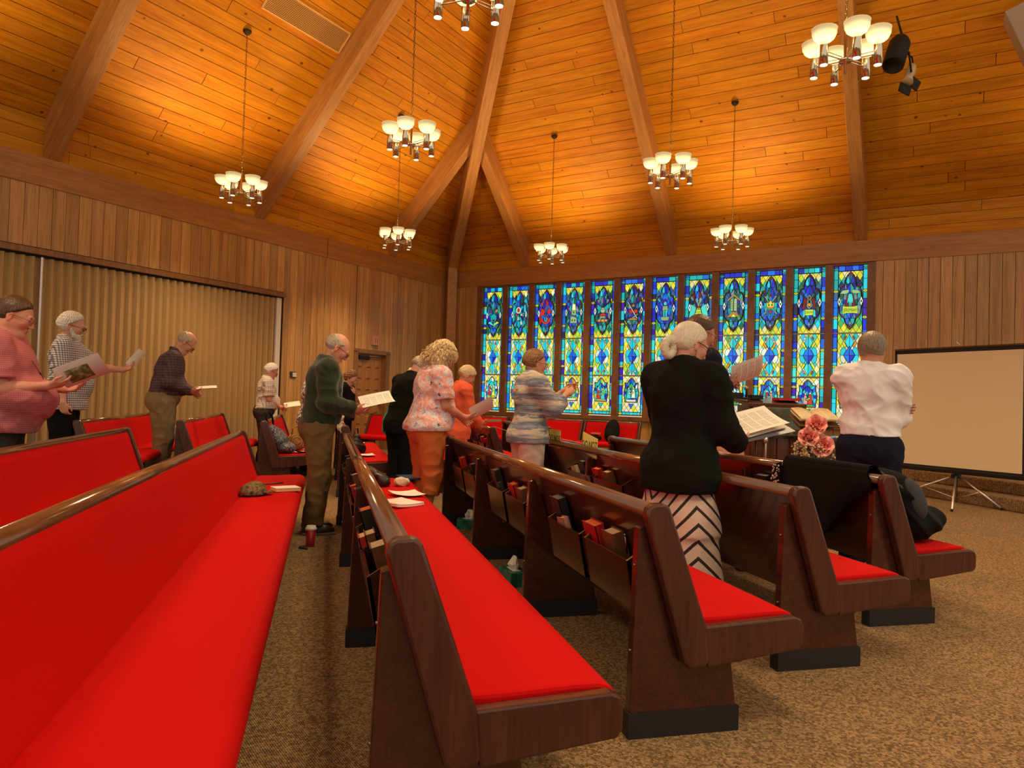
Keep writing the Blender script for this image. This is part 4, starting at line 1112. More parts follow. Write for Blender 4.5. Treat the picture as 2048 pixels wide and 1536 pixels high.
# draped pinkish cloth on the table side
# open bible on a stand
def bible():
    r = empty('open_bible', (4.92, 6.60, 1.10), math.radians(-14), label='large open book lying on a stand left of the white shirt man', cat='book')
    def wing(sg):
        mb = MB(); N = 10; top = []; bot = []
        for i in range(N + 1):
            u = i / N; x = sg * u * .20; z = .045 * math.sin(min(1, u * 1.5) * PI * .5) - .02 * u + (.0 if u > .05 else -.03)
            top.append((x, z)); 
        vs = []; 
        for y, dz in ((-.14, -.045), (.14, .055)):
            for (x, z) in top: vs.append((x, y, z + dz))
            for (x, z) in top: vs.append((x * 1.0, y - .0, z + dz - .034 * (1 - .0 * abs(x))))
        n = N + 1; fs = []
        for i in range(N):
            fs += [(i, i + 1, 2 * n + i + 1, 2 * n + i), (n + i + 1, n + i, 3 * n + i, 3 * n + i + 1), (i + 1, i, n + i, n + i + 1), (2 * n + i, 2 * n + i + 1, 3 * n + i + 1, 3 * n + i)]
        fs += [(N, 2 * n + N, 3 * n + N, n + N), (0, n, 3 * n, 2 * n)]
        return mb.add(vs, fs, True)
    t = NT('bible_page'); v = t.coords('Object'); sep = t.n('ShaderNodeSeparateXYZ'); t.l(v, sep.inputs[0])
    ln = t.math('GREATER_THAN', t.math('FRACT', t.math('MULTIPLY', sep.outputs[1], 120)), .55)
    c1 = t.math('LESS_THAN', t.math('ABSOLUTE', t.math('SUBTRACT', t.math('FRACT', t.math('MULTIPLY', sep.outputs[0], 11)), .5)), .38)
    c = t.mul(t.math('MULTIPLY', t.math('MULTIPLY', ln, c1), .35), (.74, .60, .36), (.2, .15, .1)); t.l(c, t.b.inputs['Base Color']); MATS['bible_page'] = t.m
    wing(-1).obj('page_block', 'bible_page', r); wing(1).obj('page_block', 'bible_page', r)
    MB().box((0, 0, -.055), (.42, .30, .012), Matrix.Rotation(.34, 3, 'X')).obj('cover', 'cover_brown', r)
    s = empty('book_stand', (4.92, 6.62, 0), math.radians(-14), label='dark wooden stand under the open book', cat='stand')
    MB().box((0, 0, 1.005), (.34, .22, .02), Matrix.Rotation(.34, 3, 'X')).obj('desk', 'lectern_wood', s)
    MB().box((0, .02, .50), (.05, .05, 1.0)).obj('pole', 'lectern_wood', s); MB().box((0, .02, .015), (.35, .3, .03)).obj('base', 'lectern_wood', s)
bible()
# communion table
r = empty('communion_table', (5.45, 6.82, 0), math.radians(-14), label='dark wooden table behind the flowers and the white shirt man', cat='table')
MB().box((0, 0, .86), (.72, .5, .04)).obj('table_top', 'lectern_wood', r, bevel=.006)
MB().box((0, 0, .42), (.64, .42, .84)).obj('body', 'lectern_wood', r, bevel=.01)
for k in range(4): MB().box((-.24 + k * .16, -.215, .42), (.14, .02, .6)).obj('panel', 'lectern_wood', r, bevel=.006)

# flowers ---------------------------------------------------------------
mat('rose_pink', (.88, .30, .26), .6); mat('rose_edge', (.92, .40, .35), .6); mat('leaf_green', (.035, .085, .03), .5); mat('blossom', (.72, .56, .36), .7)
mat('vase_dark', (.05, .03, .02), .3)
def petal(w, h, cup, n=5):
    mb = MB(); vs = []
    for i in range(n + 1):
        for j in range(n + 1):
            u = (i / n - .5) * 2; v = j / n
            ww = w * (math.sin(PI * (.12 + .80 * v)) ** .7) * (1 - .12 * v)
            x = u * ww / 2; z = h * v * (1 - .10 * abs(u)) ; y = cup * (math.sin(v * PI * .65) * .5 + u * u * -.45) + (.25 * cup * (v > .85))
            vs.append((x, y, z))
    fs = [(i * (n + 1) + j, (i + 1) * (n + 1) + j, (i + 1) * (n + 1) + j + 1, i * (n + 1) + j + 1) for i in range(n) for j in range(n)]
    return mb.add(vs, fs, True)
pmeshes = [petal(.058, .048, .020).mesh('petal', 'rose_pink'), petal(.088, .064, .026).mesh('petal', 'rose_pink'), petal(.118, .078, .03).mesh('petal', 'rose_edge')]
def rose(loc, d, R, label, root):
    r = empty('rose', label=None); r.parent = root
    z = Vector(d).normalized(); x = z.orthogonal().normalized(); y = z.cross(x)
    M_ = Matrix.Identity(4)
    for i in range(3): M_[i][0] = x[i]; M_[i][1] = y[i]; M_[i][2] = z[i]; M_[i][3] = loc[i]
    r.matrix_local = M_ @ Matrix.Scale(R, 4)
    MB().ball((0, 0, .03), .016, 8).obj('heart', 'rose_pink', r)
    rnd = random.Random(int(loc[2] * 1000)); a = 0
    for ring_, (n, rad, tilt, me) in enumerate(((3, .008, .05, 0), (4, .016, .25, 0), (5, .022, .5, 1), (5, .028, .85, 1), (6, .030, 1.15, 2))):
        for k in range(n):
            a += 2 * PI / n; aa = a + ring_ * .6
            Mp = Matrix.Rotation(aa, 4, 'Z') @ Matrix.Translation((0, -rad, .004)) @ Matrix.Rotation(tilt + rnd.uniform(-.08, .08), 4, 'X')
            link('petal', pmeshes[me], r, mw=Mp)
def flowers():
    r = empty('flower_arrangement', (4.73, 6.38, 0), label='arrangement of three pink roses with cascading cream blossoms', cat='flowers')
    C = Vector((4.73, 6.38, 0)); cam_ = Vector((0, 0, 1.17))
    MB().lathe([(0, .42), (.07, .42), (.10, .50), (.12, .60), (.10, .66), (0, .66)], 20).obj('vase', 'vase_dark', r)
    MB().lathe([(0, 0), (.16, 0), (.16, .02), (.03, .04), (.03, .40), (.12, .42), (0, .42)], 16).obj('pedestal', 'vase_dark', r)
    for p, R in (((0.035, -.02, 1.005), 1.15), ((-.075, -.05, .885), 1.1), ((.055, -.08, .80), 1.3)):
        d = (cam_ - (C + Vector(p))).normalized() + Vector((0, 0, .35))
        rose(p, d, R, None, r)
        MB().tube([(0, 0, .6), (p[0] * .5, p[1] * .3, p[2] - .12), (p[0], p[1] + .01, p[2] - .01)], .004, 5).obj('stem', 'leaf_green', r)
    rnd = random.Random(5); lf = MB(); bl = MB(); tw = MB()
    for k in range(110):
        a = rnd.uniform(0, 2 * PI); rr = rnd.uniform(.05, .20); z = rnd.uniform(.62, .98); c = Vector((rr * math.cos(a), rr * math.sin(a) * .7, z)); L = rnd.uniform(.03, .07)
        d = Vector((math.cos(a), math.sin(a), rnd.uniform(-.5, .8))).normalized(); s_ = d.cross(Vector((0, 0, 1))).normalized() * L * .25
        lf.add([c, c + d * L * .5 + s_ + Vector((0, 0, .005)), c + d * L, c + d * L * .5 - s_ + Vector((0, 0, .005))], [(0, 1, 2), (0, 2, 3)])
    for k in range(17):      # cascades
        a = -2.7 + k * .34 + rnd.uniform(-.1, .1); R0 = rnd.uniform(.14, .24); p = Vector((0, 0, .74)); pts = []
        L = rnd.uniform(.6, 1.0)
        for i in range(9):
            u = i / 8; pts.append(Vector((math.cos(a) * R0 * min(1, u * 2.2), math.sin(a) * R0 * .8 * min(1, u * 2.2), .82 + .05 * math.sin(u * 3) - .30 * L * u * u)))
        tw.tube(pts, .0025, 4)
        for q in range(26):
            u = rnd.uniform(.35, 1); i = min(7, int(u * 8)); c = pts[i].lerp(pts[i + 1], u * 8 - i) + Vector((rnd.uniform(-.02, .02), rnd.uniform(-.02, .02), rnd.uniform(-.02, .02)))
            bl.ball(c, rnd.uniform(.007, .012), 4)
    lf.obj('leaves', 'leaf_green', r, kind='stuff'); bl.obj('blossoms', 'blossom', r, kind='stuff'); tw.obj('twigs', 'leaf_green', r, kind='stuff')
flowers()

# ================================================================== people
V = lambda *a: np.array(a, float)
def rotm(ax, ang):
    c, s = math.cos(ang), math.sin(ang)
    return {'x': np.array([[1, 0, 0], [0, c, -s], [0, s, c]]), 'y': np.array([[c, 0, s], [0, 1, 0], [-s, 0, c]]), 'z': np.array([[c, -s, 0], [s, c, 0], [0, 0, 1.]])}[ax]
class SDF:
    """list of soft primitives, polygonised with surface nets"""
    def __init__(s): s.p = []; s.post = []
    def cap(s, a, b, ra, rb=None, k=.02, flat=False, sc=None, sub=False):
        s.p.append(('c', np.asarray(a, float), np.asarray(b, float), ra, ra if rb is None else rb, k, flat, sc, sub)); return s
    def ell(s, c, r, R=None, k=.02, sub=False):
        s.p.append(('e', np.asarray(c, float), np.asarray(r, float), R, k, sub)); return s
    def one(s, q, P):
        if q[0] == 'c':
            _, a, b, ra, rb, k, flat, sc, sub = q
            ba = b - a; L2 = float(ba @ ba) + 1e-12
            pa = P - a; h = np.clip((pa @ ba) / L2, 0, 1)
            d = np.sqrt(np.maximum(((pa - h[..., None] * ba) ** 2).sum(-1), 1e-12)) - (ra + (rb - ra) * h)
            if flat: d = np.maximum(d, ((P - b) @ ba) / math.sqrt(L2))
            return d, k, sub
        _, c, r, R, k, sub = q
        x = P - c
        if R is not None: x = x @ R
        y = x / r; k0 = np.sqrt((y ** 2).sum(-1)) + 1e-9; k1 = np.sqrt(((y / r) ** 2).sum(-1)) + 1e-9
        return k0 * (k0 - 1) / k1, k, sub
    def comb(s, D_, d, k, sub):
        if sub: d = -d; h = np.clip(.5 - .5 * (D_ - d) / k, 0, 1); return D_ * (1 - h) + d * h + k * h * (1 - h)
        h = np.clip(.5 + .5 * (D_ - d) / k, 0, 1); return D_ * (1 - h) + d * h - k * h * (1 - h)
    def mesh(s, h, fine=None, pad=.03):
        """h: voxel; fine: list of (axis, lo, hi, h2)"""
        lo = np.array([1e9] * 3); hi = -lo
        for q in s.p:
            if q[-1]: continue
            if q[0] == 'c':
                r = max(q[3], q[4])
                lo = np.minimum(lo, np.minimum(q[1], q[2]) - r); hi = np.maximum(hi, np.maximum(q[1], q[2]) + r)
            else: r = max(q[2]); lo = np.minimum(lo, q[1] - r); hi = np.maximum(hi, q[1] + r)
        lo -= pad; hi += pad; ax = []
        for a in range(3):
            xs = [lo[a]]
            while xs[-1] < hi[a]:
                st = h
                for f in (fine or []):
                    if f[0] == a and f[1] <= xs[-1] <= f[2]: st = min(st, f[3])
                xs.append(xs[-1] + st)
            while (len(xs)) % 8: xs.append(xs[-1] + h)
            ax.append(np.array(xs))
        nx, ny, nz = [len(a) for a in ax]; B = 8
        cx = [a.reshape(-1, B) for a in ax]
        mids = [(c[:, 0] + c[:, -1]) / 2 for c in cx]; hf = [(c[:, -1] - c[:, 0]) / 2 for c in cx]
        G = np.stack(np.meshgrid(*mids, indexing='ij'), -1); shp = G.shape[:3]; G = G.reshape(-1, 3)
        Hd = np.sqrt(sum(m_ ** 2 for m_ in np.meshgrid(*hf, indexing='ij'))).ravel() + h * .6
        Dc = np.full(len(G), 10.); per = []
        for q in s.p:
            d, k, sub = s.one(q, G); per.append(d); Dc = s.comb(Dc, d, k, sub)
        act = np.where(np.abs(Dc) < Hd * 1.25 + .012)[0]
        vol = np.where(Dc.reshape(shp) > 0, 1., -1.).repeat(B, 0).repeat(B, 1).repeat(B, 2).astype(np.float32)
        I = np.array(np.unravel_index(act, shp)).T
        X = cx[0][I[:, 0]]; Y = cx[1][I[:, 1]]; Z = cx[2][I[:, 2]]
        P = np.empty((len(act), B, B, B, 3)); P[..., 0] = X[:, :, None, None]; P[..., 1] = Y[:, None, :, None]; P[..., 2] = Z[:, None, None, :]
        D_ = np.full(P.shape[:4], 10.)
        Ha = Hd[act]; Da = Dc[act]
        for q, pc_ in zip(s.p, per):
            k = q[5] if q[0] == 'c' else q[4]; sub = q[-1]
            pa = pc_[act]
            m_ = (pa - Ha < (np.abs(Da) + Ha * 2 + k)) if not sub else (pa - Ha < k + .005)
            if not m_.any(): continue
            d, k, sub = s.one(q, P[m_]); D_[m_] = s.comb(D_[m_], d, k, sub)
        for f in s.post: D_ = f(P, D_)
        for n_, (i, j, k) in enumerate(I): vol[i * B:i * B + B, j * B:j * B + B, k * B:k * B + B] = D_[n_]
        # surface nets
        sg = vol < 0
        c8 = sg[:-1, :-1, :-1].astype(np.int8)
        tot = np.zeros((nx - 1, ny - 1, nz - 1), np.int8)
        for a in (0, 1):
            for b in (0, 1):
                for c in (0, 1): tot += sg[a:nx - 1 + a, b:ny - 1 + b, c:nz - 1 + c]
        act = (tot > 0) & (tot < 8); idx = np.full(act.shape, -1, np.int32); ii = np.array(np.nonzero(act)); N = ii.shape[1]; idx[act] = np.arange(N)
        pos = np.zeros((N, 3)); cnt = np.zeros(N)
        co = [(a, b, c) for a in (0, 1) for b in (0, 1) for c in (0, 1)]
        vals = {o: vol[ii[0] + o[0], ii[1] + o[1], ii[2] + o[2]].astype(float) for o in co}
        for o in co:
            for a in range(3):
                if o[a]: continue
                e = list(o); e[a] = 1; e = tuple(e)
                v0, v1 = vals[o], vals[e]; m_ = (v0 < 0) != (v1 < 0)
                t = np.where(m_, v0 / np.where(v0 == v1, 1, v0 - v1), 0)
                for d in range(3):
                    base = ax[d][ii[d] + o[d]]
                    if d == a: base = base + t * (ax[d][ii[d] + 1] - ax[d][ii[d]])
                    pos[:, d] += np.where(m_, base, 0)
                cnt += m_
        pos /= np.maximum(cnt, 1)[:, None]
        quads = []
        for a in range(3):
            sl0 = [slice(None)] * 3; sl1 = [slice(None)] * 3; sl0[a] = slice(0, -1); sl1[a] = slice(1, None)
            A, Bq = sg[tuple(sl0)], sg[tuple(sl1)]; cr = A != Bq
            b, c = (a + 1) % 3, (a + 2) % 3
            e = np.array(np.nonzero(cr)); ok = (e[b] > 0) & (e[c] > 0) & (e[b] < vol.shape[b] - 1) & (e[c] < vol.shape[c] - 1); e = e[:, ok]
            fl = A[tuple(e)]
            def cid(db, dc):
                f = e.copy(); f[b] -= db; f[c] -= dc; return idx[tuple(f)]
            q = np.stack([cid(1, 1), cid(0, 1), cid(0, 0), cid(1, 0)], 1)
            q[~fl] = q[~fl][:, ::-1]; quads.append(q)
        Q = np.concatenate(quads); Q = Q[(Q >= 0).all(1)]
        return pos, Q
def np_mesh(name, pos, Q, m, col=None):
    me = D.meshes.new(name); me.vertices.add(len(pos)); me.vertices.foreach_set('co', pos.astype(np.float32).ravel())
    me.loops.add(Q.size); me.loops.foreach_set('vertex_index', Q.astype(np.int32).ravel())
    me.polygons.add(len(Q)); me.polygons.foreach_set('loop_start', np.arange(0, Q.size, 4, dtype=np.int32))
    me.polygons.foreach_set('use_smooth', np.ones(len(Q), bool)); me.update(calc_edges=True)
    me.materials.append(MATS[m] if isinstance(m, str) else m)
    if col is not None:
        ca = me.color_attributes.new('Col', 'FLOAT_COLOR', 'POINT'); ca.data.foreach_set('color', np.concatenate([col, np.ones((len(col), 1))], 1).astype(np.float32).ravel())
    return me
def wig(P, f, seed=0):
    """cheap smooth pseudo noise in -1..1"""
    r = np.random.RandomState(seed); o = 0
    for i in range(3):
        a = r.normal(size=3); a /= np.linalg.norm(a); b = r.normal(size=3); b /= np.linalg.norm(b)
        o = o + np.sin((P @ a) * f * (1 + .37 * i) + 2.2 * np.sin((P @ b) * f * .6 + i) + i * 1.7)
    return o / 3
def folds(amp, f, seed=0, dirn=None, sharp=True):
    def g(P, D_):
        Q_ = P if dirn is None else P * np.array(dirn)
        w = wig(Q_, f, seed)
        if sharp: w = 2 * np.abs(w) ** .8 - 1
        return D_ + amp * w
    return g

# skin
def skin_mat():
    t = NT('skin'); a = t.n('ShaderNodeAttribute', attribute_name='Col'); v = t.coords('Object')
    n = t.noise(v, 60, 4)
    c = t.mul(t.math('MULTIPLY', n, .25), a.outputs['Color'], (.45, .10, .06), 'MULTIPLY')
    t.l(c, t.b.inputs['Base Color']); t.b.inputs['Roughness'].default_value = .48
    t.b.inputs['Subsurface Weight'].default_value = .06; t.b.inputs['Subsurface Radius'].default_value = (.6, .2, .1); t.b.inputs['Subsurface Scale'].default_value = .01
    MATS['skin'] = t.m
skin_mat()
def hair_mat(name, dark, light, scale=(240, 240, 20)):
    t = NT(name); v = t.coords('Object', scale); n = t.noise(v, 1, 4, .6)
    c = t.ramp(n, [(.35, dark), (.65, light)]); t.l(c, t.b.inputs['Base Color']); t.b.inputs['Roughness'].default_value = .45
    t.bump(n, .15, .003); MATS[name] = t.m
hair_mat('hair_ash', (.13, .095, .06), (.36, .28, .19)); hair_mat('hair_white', (.42, .37, .30), (.82, .77, .68)); hair_mat('hair_brown', (.035, .014, .006), (.12, .05, .02)); hair_mat('hair_grey', (.22, .17, .11), (.55, .46, .34))
hair_mat('hair_blonde', (.42, .27, .12), (.85, .66, .38)); hair_mat('hair_auburn', (.10, .035, .010), (.32, .14, .04)); hair_mat('hair_silver', (.56, .48, .38), (.78, .70, .57), (10, 240, 240))
def cloth(name, col, rough=.85, var=.12, bump=.15, sheen=0):
    t = NT(name); v = t.coords('Object'); n = t.noise(v, 9, 3); n2 = t.noise(v, 300, 2)
    c = t.mul(n, tuple(x * (1 - var) for x in col), tuple(min(1, x * (1 + var)) for x in col)); t.l(c, t.b.inputs['Base Color'])
    t.b.inputs['Specular IOR Level'].default_value = .12; t.b.inputs['Roughness'].default_value = rough; t.b.inputs['Sheen Weight'].default_value = sheen; t.bump(n2, bump, .002); MATS[name] = t.m
cloth('fleece_green', (.020, .032, .014), .95, .2, .5, .3); cloth('trouser_olive', (.15, .095, .04), .9, .25); cloth('trouser_khaki', (.22, .16, .085), .9, .2)
cloth('black_cloth', (.006, .0055, .006), .9); cloth('black_knit', (.008, .0075, .008), .9, .2, .3); cloth('navy_cloth', (.012, .013, .03), .9); cloth('white_shirt', (.88, .83, .88), .75, .05)
cloth('orange_cloth', (.62, .16, .045), .85, .15); cloth('coral_cloth', (.80, .13, .06), .8, .12); cloth('white_pants', (.62, .52, .44), .85, .08); cloth('grey_trouser', (.045, .038, .035), .9, .2)
cloth('teal_cloth', (.03, .33, .28), .7, .15); cloth('dark_trouser', (.02, .016, .015), .9); cloth('orange_inner', (.55, .22, .05), .8)
def check(name, base, l1, l2=None, f=28, w=.16, d2=None, rz=0):
    """woven check drawn as two families of stripes that follow the body round (angle, height)"""
    t = NT(name); v = t.coords('Object'); sep = t.n('ShaderNodeSeparateXYZ'); t.l(v, sep.inputs[0])
    c = None
    s1 = t.math('LESS_THAN', t.math('FRACT', t.math('MULTIPLY', sep.outputs[2], f)), w)
    xy = t.math('ADD', t.math('MULTIPLY', sep.outputs[0], .85), t.math('MULTIPLY', sep.outputs[1], .75))
    s2_ = t.math('LESS_THAN', t.math('FRACT', t.math('MULTIPLY', xy, f)), w)
    c = t.mul(t.math('MULTIPLY', s1, .8), base, l1); c = t.mul(t.math('MULTIPLY', s2_, .8), c, l2 or l1)
    t.l(c, t.b.inputs['Base Color']); t.b.inputs['Roughness'].default_value = .8; MATS[name] = t.m
check('gingham_pink', (.52, .16, .17), (.34, .07, .09), (.40, .09, .12), 75, .45)
check('plaid_navy', (.62, .58, .56), (.045, .05, .12), (.07, .07, .14), 42, .36)
check('plaid_purple', (.055, .032, .050), (.16, .08, .06), (.02, .02, .05), 30, .28)
check('grid_white', (.72, .66, .58), (.20, .22, .17), (.25, .18, .14), 34, .18)
def floral():
    t = NT('floral_pastel'); v = t.coords('Object'); n1 = t.noise(v, 9, 4, .6); n2 = t.noise(v, 17, 3, .6, 1)
    vo = t.n('ShaderNodeTexVoronoi'); vo.inputs['Scale'].default_value = 16; t.l(v, vo.inputs['Vector'])
    vm_ = t.n('ShaderNodeVectorMath', operation='ADD'); t.l(v, vm_.inputs[0])
    sc = t.n('ShaderNodeVectorMath', operation='SCALE'); sc.inputs['Scale'].default_value = .12; t.l(n2, sc.inputs[0]); t.l(sc.outputs[0], vm_.inputs[1])
    n3 = t.noise(vm_.outputs[0], 15, 5, .7)
    c = t.ramp(n3, [(.28, (.12, .16, .34)), (.38, (.40, .38, .62)), (.44, (.80, .72, .66)), (.50, (.66, .56, .66)), (.55, (.82, .24, .16)), (.62, (.84, .46, .40)), (.66, (.82, .74, .62)), (.72, (.30, .36, .55)), (.80, (.75, .66, .70))])
    v2 = t.n('ShaderNodeTexVoronoi'); v2.inputs['Scale'].default_value = 11; t.l(vm_.outputs[0], v2.inputs['Vector'])
    b = t.math('LESS_THAN', v2.outputs['Distance'], .13); c = t.mul(t.math('MULTIPLY', b, .9), c, (.02, .02, .03))
    t.l(c, t.b.inputs['Base Color']); t.b.inputs['Roughness'].default_value = .75; MATS['floral_pastel'] = t.m
    t = NT('floral_mono'); v = t.coords('Object'); n3 = t.noise(v, 26, 4, .6)
    c = t.ramp(n3, [(.47, (.04, .04, .07)), (.50, (.72, .68, .66))]); t.l(c, t.b.inputs['Base Color']); MATS['floral_mono'] = t.m
    t = NT('knit_stripes'); v = t.coords('Object', (1.2, 1.2, 9)); n = t.noise(v, 3.2, 5, .7)
    sep = t.n('ShaderNodeSeparateXYZ'); t.l(t.coords('Object'), sep.inputs[0])
    f = t.math('FRACT', t.math('ADD', t.math('MULTIPLY', sep.outputs[2], 7.5), t.math('MULTIPLY', n, 1.6)))
    c = t.ramp(f, [(0, (.10, .13, .17)), (.22, (.30, .33, .36)), (.36, (.55, .42, .26)), (.5, (.62, .58, .52)), (.64, (.13, .17, .22)), (.8, (.34, .33, .42)), (1, (.10, .13, .17))])
    t.l(c, t.b.inputs['Base Color']); t.b.inputs['Roughness'].default_value = .9; t.bump(t.noise(t.coords('Object', (1, 1, 4)), 90, 2), .5, .004); MATS['knit_stripes'] = t.m
    t = NT('chevron_skirt'); sep = t.n('ShaderNodeSeparateXYZ'); t.l(t.coords('Object'), sep.inputs[0])
    ang = t.math('ARCTAN2', t.math('ADD', sep.outputs[1], 0), t.math('MULTIPLY', sep.outputs[0], 1))
    a2 = t.math('ABSOLUTE', t.math('SUBTRACT', t.math('FRACT', t.math('ADD', t.math('DIVIDE', ang, PI), CHEV)), .5))
    f = t.math('FRACT', t.math('MULTIPLY', t.math('ADD', sep.outputs[2], t.math('MULTIPLY', a2, .62)), 12))
    c = t.mul(t.math('GREATER_THAN', f, .74), (.62, .47, .40), (.02, .015, .015))
    t.l(c, t.b.inputs['Base Color']); t.b.inputs['Roughness'].default_value = .8; MATS['chevron_skirt'] = t.m
CHEV = .18
floral()
mat('shoe_brown', (.035, .022, .014), .5); mat('sole', (.20, .17, .13), .6); mat('glass_frame', (.02, .016, .014), .3); mat('gold_frame', (.35, .22, .10), .3, .8)
def lens_mat():
    t = NT('lens'); tr = t.n('ShaderNodeBsdfTransparent'); gl_ = t.n('ShaderNodeBsdfGlossy'); gl_.inputs['Roughness'].default_value = .05
    mx = t.n('ShaderNodeMixShader'); mx.inputs[0].default_value = .10; t.l(tr.outputs[0], mx.inputs[1]); t.l(gl_.outputs[0], mx.inputs[2]); t.l(mx.outputs[0], t.out.inputs[0]); MATS['lens'] = t.m
lens_mat()

def two_bone(S, Wp, l1, l2, pole):
    d = Wp - S; L = np.linalg.norm(d)
    if L > (l1 + l2) * .995: Wp = S + d / L * (l1 + l2) * .995; d = Wp - S; L = np.linalg.norm(d)
    u = d / L; a = (l1 * l1 - l2 * l2 + L * L) / (2 * L); hh = math.sqrt(max(l1 * l1 - a * a, 0))
    p = pole - (pole @ u) * u; p /= np.linalg.norm(p) + 1e-9
    return S + u * a + p * hh, Wp
def unit(v): return v / (np.linalg.norm(v) + 1e-12)

def person(name_label, x, y, yaw, H_, lean=.1, nod=.3, hyaw=0, girth=1., belly=0., bust=0., hipw=1., shoulder=1.,
           R=(.28, -.14, 1.05), L=(.30, .12, 1.05), handR=None, handL=None, curlR=.9, curlL=.9, poleR=(-.5, -.35, -1), poleL=(-.5, .35, -1),
           skin=(.62, .30, .19), hair='short', hairm='hair_grey', beard=None, glasses=None,
           top=None, bottom=None, shoes='shoe_brown', vox=.006, seated=False, extra=None, tag_=None, z0=0., hair_sc=1.0):
    s = H_ / 1.75
    root = empty('person', (x, y, z0), yaw, label=name_label, cat='person', group='people standing and reading in the pews' if not seated else None)
    g = girth
    # --- spine bending
    zb = .98
    def T(p, ret_ang=False):
        p = np.asarray(p, float); zz = p[2] - zb
        if zz <= 0: ang = 0; q = p.copy()
        else:
            n_ = 8; ang = 0; cx_ = 0; cz_ = zb
            st = zz / n_
            for i in range(n_):
                ang = lean * min(1, (i + .5) * st / .42) * 1.25; cx_ += math.sin(ang) * st; cz_ += math.cos(ang) * st
            q = np.array([cx_ + p[0] * math.cos(ang), p[1], cz_ - p[0] * math.sin(ang)])
        return (q * s, ang) if ret_ang else q * s
    def TE(c):
        q, a = T(c, True); return q, rotm('y', a)
    A = lambda *v: np.array(v) * s
    sw = shoulder
    SR, SL = T((-.005, -.180 * sw, 1.415)), T((-.005, .180 * sw, 1.415))
    Rw, Lw = A(*R), A(*L)
    ER, RwN = two_bone(SR, Rw, .285 * s, .25 * s, np.array(poleR, float)); EL, LwN = two_bone(SL, Lw, .285 * s, .25 * s, np.array(poleL, float)); Rw, Lw = RwN, LwN
    if seated:
        hips = [A(0, sg * .10, .50) for sg in (-1, 1)]; knees = [A(.42, sg * .12, .50) for sg in (-1, 1)]; ank = [A(.40, sg * .12, .09) for sg in (-1, 1)]
    else:
        hips = [A(-.01, sg * .095 * hipw, .90) for sg in (-1, 1)]; knees = [A(.015, sg * .10 * hipw, .49) for sg in (-1, 1)]; ank = [A(-.03, sg * .10, .085) for sg in (-1, 1)]
    # --- head frame
    nb, na = T((-.02, 0, 1.47), True)
    HR = rotm('y', na * .6) @ rotm('z', hyaw) @ rotm('y', nod)
    hc = nb + np.array([math.sin(na) * .10, 0, math.cos(na) * .09]) * s + (rotm('z', hyaw) @ np.array([.028 + .05 * math.sin(nod + na * .6), 0, .058 - .02 * abs(nod)])) * s
    hs = s * 1.03
    Hh = lambda *v: hc + HR @ (np.array(v) * hs)
    # ---------------- body mesh
    B_ = SDF()
    def torso(B, inf=0., waist=True, only_up=False):
        for c, r in (((.0, 0, .955), (.122 * g, .165 * hipw * (g * .5 + .5), .125)), ((.015 + belly * .5, 0, 1.09), (.112 * g + belly * .6, .148 * g + belly * .25, .15)), ((.005, 0, 1.28), (.118 * (g * .6 + .4), .158 * sw * (g * .4 + .6), .185))):
            if only_up and c[2] < .9: continue
            q, Rr = TE(c); B.ell(q, np.array(r) * s + inf, Rr, k=.05)
        if belly > .02:
            q, Rr = TE((.06 + belly * .55, 0, 1.06)); B.ell(q, np.array((.10 + belly * .6, .13 + belly * .3, .13)) * s + inf, Rr, k=.06)
        B.cap(T((-.015, -.135 * sw, 1.405)), T((-.015, .135 * sw, 1.405)), .062 * s + inf, k=.05)
        for sg in (-1, 1): B.cap(T((-.028, sg * .035, 1.475)), T((-.012, sg * .150 * sw, 1.425)), .040 * s + inf, .045 * s + inf, k=.04)
        q, Rr = TE((-.055, 0, 1.33)); B.ell(q, np.array((.07, .13 * sw, .12)) * s + inf, Rr, k=.05)
        if bust:
            for sg in (-1, 1):
                q, Rr = TE((.085 + .02 * bust, sg * .072, 1.245)); B.ell(q, np.array((.062, .068, .070)) * s * (.8 + .3 * bust) + inf, Rr, k=.03)
    if not seated: torso(B_)
    else: torso(B_)
    for Sx, Ex, Wx in ((SR, ER, Rw), (SL, EL, Lw)):
        B_.cap(Sx, Ex, .052 * s * (.6 + .4 * g), .040 * s * (.6 + .4 * g), k=.03); B_.cap(Ex, Ex + (Wx - Ex) * .45, .041 * s * (.6 + .4 * g), .038 * s, k=.02); B_.cap(Ex + (Wx - Ex) * .4, Wx, .038 * s, .026 * s, k=.02)
    for hp, kn, an in zip(hips, knees, ank):
        B_.cap(hp, kn, .082 * s * g ** .5, .055 * s, k=.04); B_.cap(kn, an, .054 * s, .036 * s, k=.02); B_.cap(an, an + A(.12, 0, -.045), .035 * s, .028 * s, k=.02)
    B_.cap(nb - A(0, 0, .05), Hh(-.022, 0, -.045), .062 * s * (.5 + .5 * g), .054 * s * (.5 + .5 * g), k=.03)
